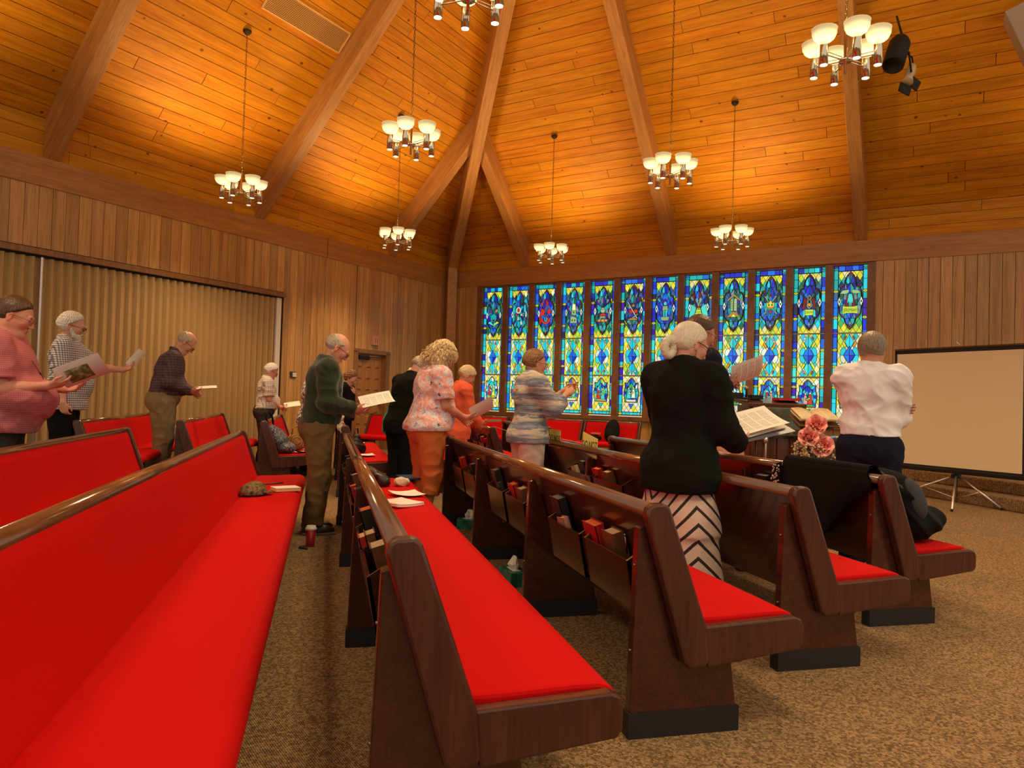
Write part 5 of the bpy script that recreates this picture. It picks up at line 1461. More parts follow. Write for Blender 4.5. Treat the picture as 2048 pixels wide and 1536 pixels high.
    def head(B):
        e = lambda c, r, k=.02, sub=False: B.ell(Hh(*c), np.array(r) * hs, HR, k, sub)
        c_ = lambda a, b, r1, r2, k=.012: B.cap(Hh(*a), Hh(*b), r1 * hs, r2 * hs, k=k)
        fg = .85 + .15 * g
        e((-.018, 0, .030), (.098, .076, .092)); e((.030, 0, -.020), (.062, .060 * fg, .085), .03); e((.060, 0, -.095), (.027, .030 * fg, .021), .03)
        for sg in (-1, 1):
            c_((-.005, sg * .050 * fg, -.045), (.055, sg * .020, -.092), .022, .018, .03); e((.060, sg * .036, -.022), (.026 * fg, .026, .028), .02)
            e((.101, sg * .033, .008), (.016, .017, .012), .010, True); e((.0775, sg * .032, .006), (.0145, .0155, .0125), .004)
            e((.101, sg * .011, -.033), (.010, .009, .008), .006)
            e((-.014, sg * .079, -.004), (.019, .008, .032), .006); e((-.006, sg * .087, -.002), (.010, .006, .018), .004, True); e((-.010, sg * .079, -.032), (.009, .007, .010), .006)
        c_((.083, -.034, .026), (.083, .034, .026), .010, .010); c_((.086, 0, .018), (.110, 0, -.026), .008, .0108, .010)
        c_((.090, -.020, -.058), (.090, .020, -.058), .0065, .0065, .006); c_((.088, -.017, -.069), (.088, .017, -.069), .0070, .0070, .006)
        c_((.099, -.022, -.0635), (.099, .022, -.0635), .002, .002, .002) if False else None
        if g > 1.2: e((.035, 0, -.105), (.05, .055, .03), .03)
    head(B_)
    def hand(B, E0, Wx, side, hd, curl):
        """palm with four unequal fingers and a side thumb"""
        d = unit(np.array(hd[0], float)) if hd else unit(Wx - E0)
        n = np.array(hd[1], float) if hd else np.array([0, -side, -.3])   # palm normal, fingers curl towards it
        n = unit(n - (n @ d) * d); a = np.cross(n, d)       # a: across the palm
        th = a * (1 if (a @ np.array([0, 0, 1.]) + .3 * a[0]) > 0 else -1)  # thumb side up
        S = s * .98
        pc_ = Wx + d * .055 * S
        Rm = np.stack([d, th, n], 1)
        B.ell(pc_, np.array((.052, .042, .017)) * S, Rm, k=.012); B.cap(Wx, Wx + d * .03 * S, .026 * s, .024 * s, k=.02)
        for i, (off, L_) in enumerate(((.030, .072), (.011, .080), (-.010, .075), (-.029, .060))):
            p = Wx + d * (.088 - .004 * i) * S + th * off * S; an_ = .25 * curl; dd = d
            for j, fr in enumerate((.45, .30, .25)):
                an_ += curl * (.55, .75, .45)[j]
                dd = math.cos(an_) * d + math.sin(an_) * n
                q = p + dd * L_ * fr * S; B.cap(p, q, (.0088 - .0008 * j) * S, (.0080 - .0008 * j) * S, k=.003); p = q
        p = Wx + d * .030 * S + th * .030 * S; q = p + unit(d * .75 + th * .55 + n * .45) * .040 * S; B.cap(p, q, .0125 * S, .0105 * S, k=.010)
        r_ = q + unit(d * 1.0 + th * .05 + n * .35) * .034 * S; B.cap(q, r_, .0100 * S, .0080 * S, k=.004)
        return Wx + d * .10 * S + n * .02 * S
    gr = hand(B_, ER, Rw, -1, handR, curlR); gl2 = hand(B_, EL, Lw, 1, handL, curlL)
    fine = []
    for ctr, rad in ((hc, .15 * s),):
        fine.append((2, ctr[2] - rad, ctr[2] + rad, vox))
    for Wx in (Rw, Lw): fine.append((2, Wx[2] - .10, Wx[2] + .12, vox))
    pos, Q = B_.mesh(vox * 1.0, None) if False else B_.mesh(.011, fine + [(0, -.20, hc[0] + .16, vox * 1.25), (1, -.12, .12, vox * 1.1)] + [(0, min(Rw[0], Lw[0]) - .05, max(Rw[0], Lw[0]) + .22, vox * 1.1), (1, min(Rw[1], Lw[1]) - .06, max(Rw[1], Lw[1]) + .06, vox * 1.1)])
    col = np.tile(np.array(skin, float), (len(pos), 1))
    q = ((pos - hc) @ HR) / hs
    def near(c, r): return np.clip(1.6 - np.sqrt((((q - np.array(c)) / np.array(r)) ** 2).sum(1)) * 1.3, 0, 1)[:, None]
    lipc = np.array(skin) * np.array((.80, .45, .45)); redc = np.array(skin) * np.array((1.1, .70, .65))
    for c, r, cc, w_ in (((.075, .045, -.03), (.04, .03, .03), redc, .4), ((.075, -.045, -.03), (.04, .03, .03), redc, .4), ((.112, 0, -.028), (.02, .02, .02), redc, .4), ((0, .08, 0), (.03, .02, .04), redc, .6), ((0, -.08, 0), (.03, .02, .04), redc, .6), ((.095, 0, -.064), (.012, .024, .010), lipc, .9)):
        m_ = near(c, r) * w_; col = col * (1 - m_) + cc * m_
    for sg in (-1, 1):
        m_ = near((.092, sg * .032, .001), (.008, .013, .0045)); col = col * (1 - m_) + np.array((.10, .06, .05)) * m_
        brow = np.array({'hair_brown': (.05, .02, .01), 'hair_auburn': (.12, .05, .02)}.get(hairm, (.35, .28, .2)))
        m_ = near((.092, sg * .034, .028), (.012, .020, .006)) * .8; col = col * (1 - m_) + brow * m_
    o = link('body', np_mesh('body', pos, Q, 'skin', col), root)
    # ---------------- garments
    def garment(nm, build, m, h=.009, posts=(), fine=None):
        G_ = SDF(); build(G_); G_.post = list(posts); ps, q_ = G_.mesh(h, fine)
        return link(nm, np_mesh(nm, ps, q_, m), root)
    if bottom:
        kind, bm_, hem, loose = bottom
        def bb(G_):
            if kind == 'skirt':
                G_.ell(A(-.01, 0, .95), A(.120 * g, .155 * hipw * g, .14), k=.05)
                for zt_, zb_, r0, r1 in ((.93, .55, .110, .165), (.6, hem, .160, .215)):
                    G_.cap(A(0, -.06, zt_), A(0, -.075, zb_), r0 * s * g, r1 * s * g, k=.05, flat=True); G_.cap(A(0, .06, zt_), A(0, .075, zb_), r0 * s * g, r1 * s * g, k=.05, flat=True)
                return
            G_.ell(A(-.005, 0, .955) if not seated else A(0, 0, .52), A(.132 * g + belly * .2, .175 * hipw * (g * .5 + .5), .14), k=.05)
            if not seated: G_.ell(A(-.06, 0, .90), A(.10 * g, .155 * hipw, .12), k=.05)
            for hp, kn, an in zip(hips, knees, ank):
                G_.cap(hp, kn, (.098 * g ** .5 + loose) * s, (.072 + loose) * s, k=.04)
                e_ = kn + (an - kn) * min(1, (kn[2] - hem * s) / (kn[2] - an[2])); G_.cap(kn, e_, (.070 + loose) * s, (.064 + loose) * s, k=.03, flat=True)
        waist_cut = lambda P, D_: np.maximum(D_, P[..., 2] - (1.06 * s if not seated else .66 * s))
        garment('skirt' if kind == 'skirt' else 'trousers', bb, bm_, .010, (folds(.005 if kind == 'skirt' else .007, 26, 3, (1, 1, .35 if kind == 'skirt' else 1.25)), waist_cut))
        if kind == 'trousers' and hem < .3 or kind == 'capri':
            for sg, an in zip((-1, 1), ank):
                G_ = SDF(); G_.ell(an + A(.05, 0, -.045), A(.135, .048, .045), k=.02).cap(an + A(-.04, 0, -.02), an + A(0, 0, .02), .045 * s, k=.03)
                G_.post = [lambda P, D_: np.maximum(D_, -(P[..., 2] - .018 * s))]
                ps, q_ = G_.mesh(.009); sh = link('shoe', np_mesh('shoe', ps, q_, shoes), root)
                MB().prism([(-.085 * s, -.035 * s), (.13 * s, -.043 * s), (.19 * s, -.015 * s), (.19 * s, .015 * s), (.13 * s, .045 * s), (-.085 * s, .035 * s)], .002, .022 * s, 'z').obj('sole', 'sole', sh, loc=(an[0], an[1], 0), bevel=.006)
    if top:
        sleeve, tm_, hem, inf, neck, fold_amp = top[:6]
        sl = {'short': (.78, 0), 'long': (1, 1.0), 'three': (1, .62), 'elbow': (1, .12), 'none': (0.2, 0)}[sleeve]
        def tb(G_):
            torso(G_, inf)
            if hem < .95: 
                for zz_ in ((max(hem + .06, .90), max(hem + .02, .80)) if hem < .86 else (max(hem + .02, .80),)):
                    G_.ell(A(-.012, 0, zz_), A(.140 * g ** .6 + belly * .3, .180 * hipw * (g * .5 + .5), .12) + inf, k=.08)
            for Sx, Ex, Wx in ((SR, ER, Rw), (SL, EL, Lw)):
                G_.cap(Sx, Sx + (Ex - Sx) * sl[0], (.060 * (.6 + .4 * g)) * s + inf, (.050 * (.6 + .4 * g)) * s + inf + (.012 if sleeve == 'short' else 0), k=.03, flat=(sl[1] == 0))
                if sl[1]: G_.cap(Ex, Ex + (Wx - Ex) * sl[1], (.048 * (.6 + .4 * g)) * s + inf, (.036 if sl[1] == 1 else .044) * s + inf, k=.03, flat=True)
            if neck == 'collar':
                pts = [T((.062 * math.cos(a) - .028, .070 * math.sin(a), 1.475 + .012 * math.cos(a) * -1 + (.02 if math.cos(a) < .6 else -.02))) for a in [2 * PI * k / 12 for k in range(13)]]
                for a_, b_ in zip(pts, pts[1:]): G_.cap(a_, b_, .017 * s, k=.02)
            elif neck == 'high':
                for dz in (0, .03):
                    pts = [T((.066 * math.cos(a) - .03, .070 * math.sin(a), 1.475 + dz - .015 * math.cos(a))) for a in [2 * PI * k / 12 for k in range(13)]]
                    for a_, b_ in zip(pts, pts[1:]): G_.cap(a_, b_, .015 * s, k=.02)
        neckc, na_ = T((.02, 0, 1.50), True)
        def cut(P, D_):
            D_ = np.maximum(D_, hem * s - P[..., 2] + .004 * np.sin(P[..., 1] * 17) * 1.0)
            if neck in ('round', 'scoop'):
                r = {'round': .075, 'scoop': .10}[neck] * s
                d = np.sqrt(((P - neckc) ** 2).sum(-1)) - r; D_ = np.maximum(D_, -d)
            return D_
        go = garment('shirt' if sleeve != 'jacket' else 'jacket', tb, tm_, .0085 if vox < .0065 else .010, (folds(fold_amp, 17, 5), folds(fold_amp * .5, 34, 8), cut))
        if neck in ('collar', 'round') and len(top) > 6 and top[6]:      # front placket and buttons
            pl_ = MB()
            for zz in np.arange(max(hem, .9) + .06, 1.38, .095):
                q_, a_ = T((.16 + belly, 0, zz), True)
            # buttons are left to the fabric
    # ---------------- hair
    if hair != 'none':
        G_ = SDF(); e = lambda c, r, k=.02, sub=False: G_.ell(Hh(*c), np.array(r) * hs, HR, k, sub)
        posts = []
        q_of = lambda P: ((P - hc) @ HR) / hs
        hsx = hair_sc
        if hair in ('short', 'bushy', 'fringe', 'bun', 'bob', 'crop'):
            t_ = {'short': .010, 'bushy': .019, 'fringe': .006, 'bun': .008, 'bob': .020, 'crop': .016}[hair] * hsx
            e((-.020, 0, .030), (.100 + t_, .078 + t_, .094 + t_))
            if hair in ('bushy', 'bob', 'crop'): e((-.055, 0, -.005), (.068 + t_ * .5, .070 + t_ * .6, .075), .03)
            else: e((-.060, 0, -.010), (.055, .062, .060), .03)
            def facecut(P, D_):
                u = q_of(P)
                line = .060 if hair != 'fringe' else .2
                front = np.maximum(u[..., 0] - (-.005 + 1.0 * np.clip(u[..., 2] - .010, 0, .075)), 0 * u[..., 0] - 1)   # sideburn then up to the forehead
                if hair == 'bob': front = u[..., 0] - (.035 + .7 * np.clip(u[..., 2] - .03, 0, .06))
                if hair == 'bun': front = u[..., 0] - (.000 + .95 * np.clip(u[..., 2] + .0, 0, .09))
                low = -(u[..., 2] + (.062 if hair in ('short', 'fringe', 'crop') else .075)) - .25 * u[..., 0] * (u[..., 0] < 0)
                low = np.where(u[..., 0] < -.108, -1., low) if hair == 'bun' else low
                cm_ = np.maximum(front, low)
                if hair == 'fringe': cm_ = np.maximum(cm_, u[..., 2] - .066 + .25 * u[..., 0])
                D_ = D_ + (t_ + .003) * hs * np.clip(1 + cm_ / .022, 0, 1) ** 2
                D_ = np.maximum(D_, cm_ * hs)
                return D_
            posts.append(facecut)
            if hair in ('short', 'crop', 'bushy', 'bob', 'fringe'):
                # clear the ears
                for sg in (-1, 1): e((.006, sg * .088, -.008), (.026, .020, .034), .006, True)
            amp = {'short': .0022, 'bushy': .005, 'fringe': .002, 'bun': .0012, 'bob': .005, 'crop': .0045}[hair]
            def strands(P, D_):
                u = q_of(P); th_ = np.arctan2(u[..., 1], u[..., 0] + .02)
                w = np.sin(th_ * 34 + 6 * u[..., 2] / .05 * .3 + 2 * np.sin(u[..., 2] * 60 + th_ * 3)) * .6 + wig(u, 130, 4) * .6
                return D_ + amp * w * hs
            posts.insert(0, strands)
            if hair == 'bun':
                bkd = -HR[:, 0].copy(); bkd[2] = 0; bkd = unit(bkd); b0 = Hh(-.098, 0, -.005); bc = b0 + (bkd * .050 + np.array((0, 0, -.052))) * hs; tie = b0 + (bkd * .022 + np.array((0, 0, -.008))) * hs
                PT = SDF()
                for k in range(16):     # looped ponytail
                    a = k / 16 * 2 * PI; b = (k + 1) / 16 * 2 * PI
                    f_ = lambda a: bc + (bkd * .029 * math.cos(a) + np.array((0, 0, .044)) * math.sin(a)) * hs
                    PT.cap(f_(a), f_(b), .021 * hs, k=.004)
                PT.cap(b0, bc + np.array((0, 0, .040)) * hs, .026 * hs, .020 * hs, k=.02)
                PT.post = [lambda P, D_: D_ + .0015 * np.sin(np.sqrt(((P - bc) ** 2).sum(-1)) * 900)]
                ps, q_ = PT.mesh(.0045); ponytail_ = (ps, q_)
        elif hair == 'curly':
            e((-.025, 0, .035), (.118, .100, .108), .03); e((-.050, 0, -.045), (.105, .115, .10), .04); e((.0, 0, -.11), (.10, .12, .07), .05); e((.045, 0, .055), (.07, .075, .05), .03)
            def cc(P, D_):
                u = q_of(P); D_ = D_ + .009 * wig(u, 95, 2) + .006 * wig(u, 190, 3)
                return np.maximum(D_, -(np.sqrt((((u - np.array((.14, 0, -.04))) / np.array((.065, .055, .085))) ** 2).sum(-1)) - 1) * .06)
            posts.append(cc)
        elif hair == 'curlcrop':
            e((-.020, 0, .040), (.108, .092, .098), .03); e((-.06, 0, -.01), (.075, .082, .08), .04)
            def c2(P, D_):
                u = q_of(P); D_ = D_ + .008 * wig(u, 110, 2); front = u[..., 0] - (.02 + .8 * np.clip(u[..., 2] - .02, 0, .07))
                return np.maximum(D_, front * hs)
            posts.append(c2)
        G_.post = posts
        ps, q_ = G_.mesh(max(vox * .9, .0042))
        ho = link('hair', np_mesh('hair', ps, q_, hairm), root)
        if hair == 'bun': link('ponytail', np_mesh('ponytail', *ponytail_, hairm), ho)
        if hair == 'curly':     # loose ringlets round the outline
            mb = MB(); rnd = random.Random(4)
            for k in range(420):
                th_ = rnd.uniform(0, 2 * PI); ph = rnd.uniform(-1.2, 1.35)
                c = np.array((-.03 + .125 * math.cos(ph) * math.cos(th_), .115 * math.cos(ph) * math.sin(th_), .01 + .125 * math.sin(ph)))
                if c[0] > .055 and c[2] < .06: continue
                L_ = rnd.uniform(.05, .15); r0 = rnd.uniform(.005, .011); pts = []
                for i in range(14):
                    u = i / 13; p = c + np.array((math.cos(ph) * math.cos(th_) * .02 * u, math.cos(ph) * math.sin(th_) * .02 * u, -L_ * u)) + r0 * np.array((math.cos(u * 14 + k), math.sin(u * 14 + k), 0))
                    pts.append(Hh(*p))
                mb.tube(pts, .0030, 4)
            mb.obj('ringlets', hairm, ho, kind='stuff')
        if hair == 'bun':
            MB().tube([Vector(tie + (np.cross(bkd, (0, 0, 1.)) * .021 * math.cos(k * PI / 4) + np.array((0, 0, .021)) * math.sin(k * PI / 4)) * hs) for k in range(8)], .005, 6, closed=True).obj('hair_tie', 'black_cloth', ho)
            for sg in (-1,):
                MB().tube([Vector(Hh(-.008, sg * .088, -.045)), Vector(Hh(-.008, sg * .088, -.075))], .0012, 5).ball(Vector(Hh(-.008, sg * .088, -.085)), .011, 8).obj('earring', 'black_metal', root)
    if beard:
        G_ = SDF(); e = lambda c, r, k=.02: G_.ell(Hh(*c), np.array(r) * hs, HR, k)
        if beard == 'full':
            e((.050, 0, -.085), (.052, .055, .045)); e((.072, 0, -.13), (.032, .036, .05), .03); G_.cap(Hh(.098, -.028, -.052), Hh(.098, .028, -.052), .010 * hs, k=.01)
            for sg in (-1, 1): G_.cap(Hh(.0, sg * .064, -.02), Hh(.045, sg * .05, -.08), .016 * hs, .022 * hs, k=.02)
            e2 = lambda c, r: G_.ell(Hh(*c), np.array(r) * hs, HR, .004, True); e2((.112, 0, -.066), (.018, .020, .006))
        else:
            e((.075, 0, -.095), (.024, .028, .022), .01)
        G_.post = [lambda P, D_: D_ + .0035 * wig(P, 160, 9)]
        ps, q_ = G_.mesh(max(vox * .9, .0042)); link('beard', np_mesh('beard', ps, q_, 'hair_white' if beard == 'full' else 'hair_grey'), root)
    if glasses:
        mb = MB(); ln = MB()
        for sg in (-1, 1):
            pts = []
            for k in range(14):
                a = 2 * PI * k / 14; cy_, cz_ = (.024 * abs(math.cos(a)) ** .75 * math.copysign(1, math.cos(a)), .018 * abs(math.sin(a)) ** .75 * math.copysign(1, math.sin(a)))
                pts.append(Vector(Hh(.106 - .004 * abs(cy_) / .024, sg * .034 + cy_, .000 + cz_)))
            mb.tube(pts, .0022 * (1.4 if glasses == 'glass_frame' else 1), 5, closed=True)
            ln.add(pts, [tuple(range(14))])
            mb.tube([Vector(Hh(.101, sg * .060, .008)), Vector(Hh(.03, sg * .078, .010)), Vector(Hh(-.012, sg * .083, .008)), Vector(Hh(-.030, sg * .082, -.018))], .0024, 5)
        mb.tube([Vector(Hh(.108, -.011, .004)), Vector(Hh(.113, 0, .008)), Vector(Hh(.108, .011, .004))], .002, 5)
        go = mb.obj('glasses', glasses, root); ln.obj('lens', 'lens', go)
    # world position of the grips
    Rz = rotm('z', yaw); W0 = np.array((x, y, z0))
    return root, W0 + Rz @ gr, W0 + Rz @ gl2, dict(s=s, T=T, Rz=Rz, W0=W0, HR=HR, Hh=Hh, ER=ER, EL=EL, Rw=Rw, Lw=Lw, A=A)
mat("folder_grey",(.16,.15,.17),.4)
def _mag():
    t = NT("magazine"); v = t.coords("Object"); sep = t.n("ShaderNodeSeparateXYZ"); t.l(v, sep.inputs[0])
    a = t.math("MULTIPLY", t.math("LESS_THAN", t.math("ABSOLUTE", t.math("SUBTRACT", sep.outputs[0], .0)), .06), t.math("LESS_THAN", t.math("ABSOLUTE", t.math("ADD", sep.outputs[1], .02)), .075))
    n = t.noise(v, 28, 4); c = t.mul(a, (.72, .68, .68), t.ramp(n, [(.35, (.05, .07, .04)), (.55, (.22, .26, .10)), (.7, (.5, .45, .4))])); t.l(c, t.b.inputs["Base Color"]); MATS["magazine"] = t.m
_mag()
def held(label, pos, yaw, pitch=0, roll=0, w=.216, h=.279, bend=.02, m='printed_paper', name='paper_sheet', off=(0, 0, 0), cat='paper'):
    """a sheet whose near short edge is at pos; pitch lifts the far edge"""
    o = curved_sheet(w, h, 8, 8, lambda a, b: bend * 4 * a * a - bend * .5 * (b + .5) ** 2).obj(name, m, label=label, cat=cat)
    Mr = Matrix.Rotation(yaw, 4, 'Z') @ Matrix.Rotation(-PI / 2, 4, 'Z') @ Matrix.Rotation(pitch, 4, 'X') @ Matrix.Rotation(roll, 4, 'Y')
    o.matrix_world = Matrix.Translation(Vector(pos) + Vector(off)) @ Mr @ Matrix.Translation((0, h * .42, .008))
    return o
r5 = math.radians
PE = {}
SK1, SK2, SK3 = (.60, .27, .17), (.55, .24, .15), (.66, .34, .23)
def P(key, *a, **k): PE[key] = person(*a, **k)
P('fleece', 'person in a dark green fleece jacket and olive trousers reading a printed sheet', -.05, 6.44, r5(4), 1.71, lean=.20, nod=.50, girth=1.12, belly=.02,
  R=(.27, -.13, 1.08), L=(.31, .08, 1.06), handR=((1, .25, -.05), (-.1, .5, .8)), handL=((1, -.25, 0), (-.1, -.4, .8)), curlR=.55, curlL=.5,
  hair='fringe', hairm='hair_grey', glasses='glass_frame', skin=(.68, .33, .21), top=('long', 'fleece_green', .95, .028, 'high', .006), bottom=('trousers', 'trouser_olive', .05, .018), vox=.0048)
held('sheet of printed text held by the person in the green fleece', PE['fleece'][1], r5(5), r5(15), r5(26), bend=.02, off=(0, .03, .03))
P('pink', 'person with glasses and short brown hair in a pink checked shirt at the left edge', -2.07, 5.45, r5(6), 1.76, lean=.10, nod=.30, girth=1.55, belly=.11, shoulder=1.1,
  R=(.30, -.16, 1.17), L=(.36, .04, 1.15), handR=((1, .2, .15), (-.2, .4, .8)), handL=((1, -.3, .1), (-.1, -.4, .8)), curlR=.5, curlL=.5, hair='short', hairm='hair_brown', glasses='gold_frame',
  skin=(.66, .29, .20), top=('short', 'gingham_pink', .86, .022, 'collar', .005), bottom=('trousers', 'grey_trouser', .05, .02), vox=.0052)
P('beard', 'person with white hair and a long white beard in a navy and white plaid shirt', -2.74, 8.85, r5(5), 1.98, lean=.05, nod=.22, girth=1.15, belly=.05,
  R=(.05, -.28, .86), L=(.47, .10, 1.22), handR=((.15, .1, -1), (.3, 1, 0)), handL=((1, -.1, .35), (-.2, -.4, .8)), curlR=.8, curlL=.7, hair='bushy', hairm='hair_white', beard='full', glasses='glass_frame',
  skin=SK3, top=('short', 'plaid_navy', .82, .026, 'collar', .006), bottom=('trousers', 'black_cloth', .05, .02), vox=.0065)
P('bald', 'bald person in a dark purple plaid shirt and khaki trousers looking down at a booklet', -2.02, 10.2, r5(8), 1.97, lean=.36, nod=.55, girth=1.28, belly=.04,
  R=(.26, -.12, 1.04), L=(.30, .08, 1.02), handR=((1, .15, -.05), (-.1, .4, .8)), curlR=.6, hair='fringe', hairm='hair_grey', beard='goatee', glasses='glass_frame',
  skin=(.62, .31, .19), top=('long', 'plaid_purple', .98, .022, 'collar', .006), bottom=('trousers', 'trouser_khaki', .05, .03), vox=.0068)
P('whitehair', 'person with white hair in a light checked short-sleeved shirt beside the end of the partition', -.95, 12.35, r5(8), 1.65, lean=.12, nod=.45, girth=1.22, belly=.05,
  R=(.24, -.10, 1.00), L=(.28, .08, 1.00), handR=((1, .2, 0), (-.1, .4, .8)), hair='bushy', hairm='hair_white', glasses='gold_frame',
  skin=(.66, .32, .22), top=('short', 'grid_white', .98, .022, 'collar', .006), bottom=('trousers', 'grey_trouser', .05, .02), vox=.008)
P('behind', 'person with curly brown hair and a hand raised to the chin, behind the green fleece', .28, 12.0, r5(-20), 1.58, lean=.15, nod=.45, hyaw=0,
  R=(.16, -.03, 1.33), L=(.26, .06, 1.0), handR=((.2, .1, 1), (-1, .2, 0)), hair='curlcrop', hairm='hair_auburn', skin=SK3, top=('long', 'black_knit', .85, .02, 'round', .004), bottom=('trousers', 'black_cloth', .05, .02), vox=.008)
P('seated', 'seated person in a black and white floral top, mostly hidden behind the green fleece', -.22, 10.9, r5(10), 1.62, lean=.15, nod=.3, z0=-.0, seated=False,
  R=(-.12, -.24, .80), L=(.25, .12, .9), handR=((-.3, -.1, -1), (1, 0, 0)), hair='curlcrop', hairm='hair_grey', skin=SK3, top=('short', 'floral_mono', .80, .03, 'round', .005), bottom=('trousers', 'black_cloth', .05, .02), vox=.009)
P('suit', 'person in a black suit jacket and black trousers bending forward with the back turned', .86, 8.35, r5(38), 1.68, lean=.40, nod=.50, girth=1.3, shoulder=1.12,
  R=(.30, -.06, 1.05), L=(.32, .10, 1.05), hair='short', hairm='hair_grey', skin=SK3, top=('long', 'black_cloth', .80, .028, 'collar', .004), bottom=('trousers', 'black_cloth', .05, .035), vox=.007)
P('teal', 'person in a teal blouse hidden behind the black suit, light curly hair just showing', 0.92, 9.7, r5(15), 1.60, lean=.42, nod=.45, girth=1.15,
  R=(.30, -.06, .95), L=(.32, .10, .95), hair='curlcrop', hairm='hair_silver', skin=SK3, top=('long', 'teal_cloth', .74, .03, 'round', .006), bottom=('trousers', 'black_cloth', .05, .02), vox=.009)
P('floral', 'person with long curly blond hair in a pastel floral top and orange cropped trousers', .90, 6.62, r5(14), 1.70, lean=.20, nod=.62, girth=1.28, belly=.05, bust=1.0, hipw=1.15,
  R=(.30, -.16, 1.03), L=(.36, .04, 1.02), handR=((1, .15, 0), (-.1, .4, .8)), poleR=(-.3, -.2, -1), curlR=.5, hair='curly', hairm='hair_blonde',
  skin=(.62, .28, .18), top=('short', 'floral_pastel', .90, .026, 'round', .006), bottom=('capri', 'orange_cloth', .32, .022), shoes='shoe_brown', vox=.0052)
P('coral', 'person with short blond hair in a coral jacket holding a small booklet', 1.50, 8.55, r5(12), 1.57, lean=.20, nod=.55, girth=1.0, bust=.6,
  R=(.28, -.10, .98), L=(.30, .06, .98), handR=((1, .2, 0), (-.1, .4, .8)), hair='bob', hairm='hair_blonde', skin=SK1, top=('long', 'coral_cloth', .78, .028, 'collar', .009), bottom=('trousers', 'coral_cloth', .05, .02), vox=.007)
P('striped', 'person with short auburn hair in a grey striped sweater raising both hands', 1.80, 6.45, r5(4), 1.64, lean=.08, nod=.12, girth=1.0, bust=.7,
  R=(.34, -.10, 1.32), L=(.38, .04, 1.36), handR=((1, .15, .65), (0, .8, -.2)), handL=((1, -.2, .5), (0, -.8, -.2)), curlR=.55, curlL=.5, poleR=(.0, -.3, -1), poleL=(0, .3, -1),
  hair='crop', hairm='hair_auburn', glasses='gold_frame', skin=(.66, .32, .21), top=('three', 'knit_stripes', .84, .036, 'round', .005), bottom=('trousers', 'white_pants', .05, .038), vox=.0052)
P('chevron', 'person with silver hair in a low ponytail, black jacket and chevron striped skirt', 1.83, 3.55, r5(33), 1.62, lean=.06, nod=.34, hyaw=r5(-24), girth=1.0, bust=.6, hipw=1.05,
  R=(.30, -.20, 1.06), L=(.32, .06, 1.06), handR=((1, .1, .1), (-.1, .3, .8)), handL=((1, -.1, .1), (-.1, -.3, .8)), curlR=.4, curlL=.4, poleR=(-.3, -.25, -1), hair='bun', hairm='hair_silver', glasses='glass_frame',
  skin=(.66, .33, .24), top=('long', 'black_knit', .78, .032, 'round', .005), bottom=('skirt', 'chevron_skirt', .10, 0), vox=.0042)
P('dark', 'person with short dark hair in a navy jacket, partly hidden behind the black jacket', 2.64, 5.0, r5(6), 1.86, lean=.12, nod=.30, girth=1.1,
  R=(.22, -.12, 1.26), L=(.32, .06, 1.24), handR=((1, .2, .3), (-.1, .4, .8)), hair='short', hairm='hair_brown', glasses='gold_frame', skin=SK1, top=('long', 'navy_cloth', .80, .024, 'collar', .004), bottom=('trousers', 'navy_cloth', .05, .02), vox=.006)
P('white', 'person in a white shirt and navy trousers seen from behind with arms folded', 3.80, 4.48, r5(48), 1.74, lean=.04, nod=.14, hyaw=r5(-14), girth=1.12, belly=.02, shoulder=.94,
  R=(.21, .05, 1.17), L=(.13, -.17, 1.19), handR=((.1, 1, 0), (-1, 0, 0)), handL=((-.35, -1, .1), (-1, .3, 0)), curlR=.5, curlL=.45, poleR=(-.25, -1, -.55), poleL=(-.25, 1, -.55),
  hair='short', hairm='hair_ash', hair_sc=1.5, skin=(.62, .29, .19), top=('long', 'white_shirt', 1.00, .030, 'collar', .011), bottom=('trousers', 'navy_cloth', .05, .025), vox=.005)
# held papers
held('open magazine with a photo on its cover held by the person in pink', PE['pink'][1], r5(2), r5(26), r5(-42), w=.20, h=.29, bend=.03, m='magazine', name='magazine', cat='magazine') if 'magazine' in MATS else None
held('folded booklet held up by the bearded person', PE['beard'][2], r5(5), r5(55), r5(-35), w=.14, h=.21, m='paper', name='booklet', cat='booklet')
held('pale booklet held low by the bald person', PE['bald'][1], r5(10), r5(8), r5(12), w=.16, h=.25, m='paper', name='booklet', cat='booklet')
held('sheet held by the white-haired person by the partition', PE['whitehair'][1], r5(5), r5(12), r5(24), w=.18, h=.25, m='paper')
held('sheets held by the person in the floral top', PE['floral'][1], r5(12), r5(30), r5(-48), w=.19, h=.25, m='paper')
held('small booklet held by the person in coral', PE['coral'][1], r5(5), r5(4), r5(-10), w=.14, h=.21, m='paper', name='booklet', cat='booklet')
held('sheet held up by the person in the navy jacket', PE['dark'][1], r5(0), r5(22), r5(-50), w=.216, h=.279, m='printed_paper')
held('sheet of printed songs lying on the grey folder of the person in the chevron skirt', PE['chevron'][1], r5(2), r5(15), r5(25), w=.225, h=.31, bend=.012, m='printed_paper', off=(-.02, .05, .045))
held('thin dark folder held open by the person in the chevron skirt', PE['chevron'][1], r5(7), r5(11), r5(22), w=.25, h=.33, bend=.0, m='folder_grey', name='folder', off=(0, .05, .02), cat='folder') if 'folder_grey' in MATS else None

_q = PE['pink'][3]; _T, _s = _q['T'], _q['s']
_b = MB(); _p = [Vector(_T(v)) for v in ((.06, -.07, 1.44), (.16, -.06, 1.36), (.235, -.045, 1.25), (.262, -.03, 1.19))]
_b.tube(_p, .0025, 5).obj('lanyard', 'cover_black', PE['pink'][0]); _p2 = _p[-1]
MB().box(_p2 + Vector((.006, -.012, -.025)), (.006, .075, .05), Matrix.Rotation(-.9, 3, 'Z') @ Matrix.Rotation(-.5, 3, 'Y')).obj('name_badge', 'paper', PE['pink'][0])

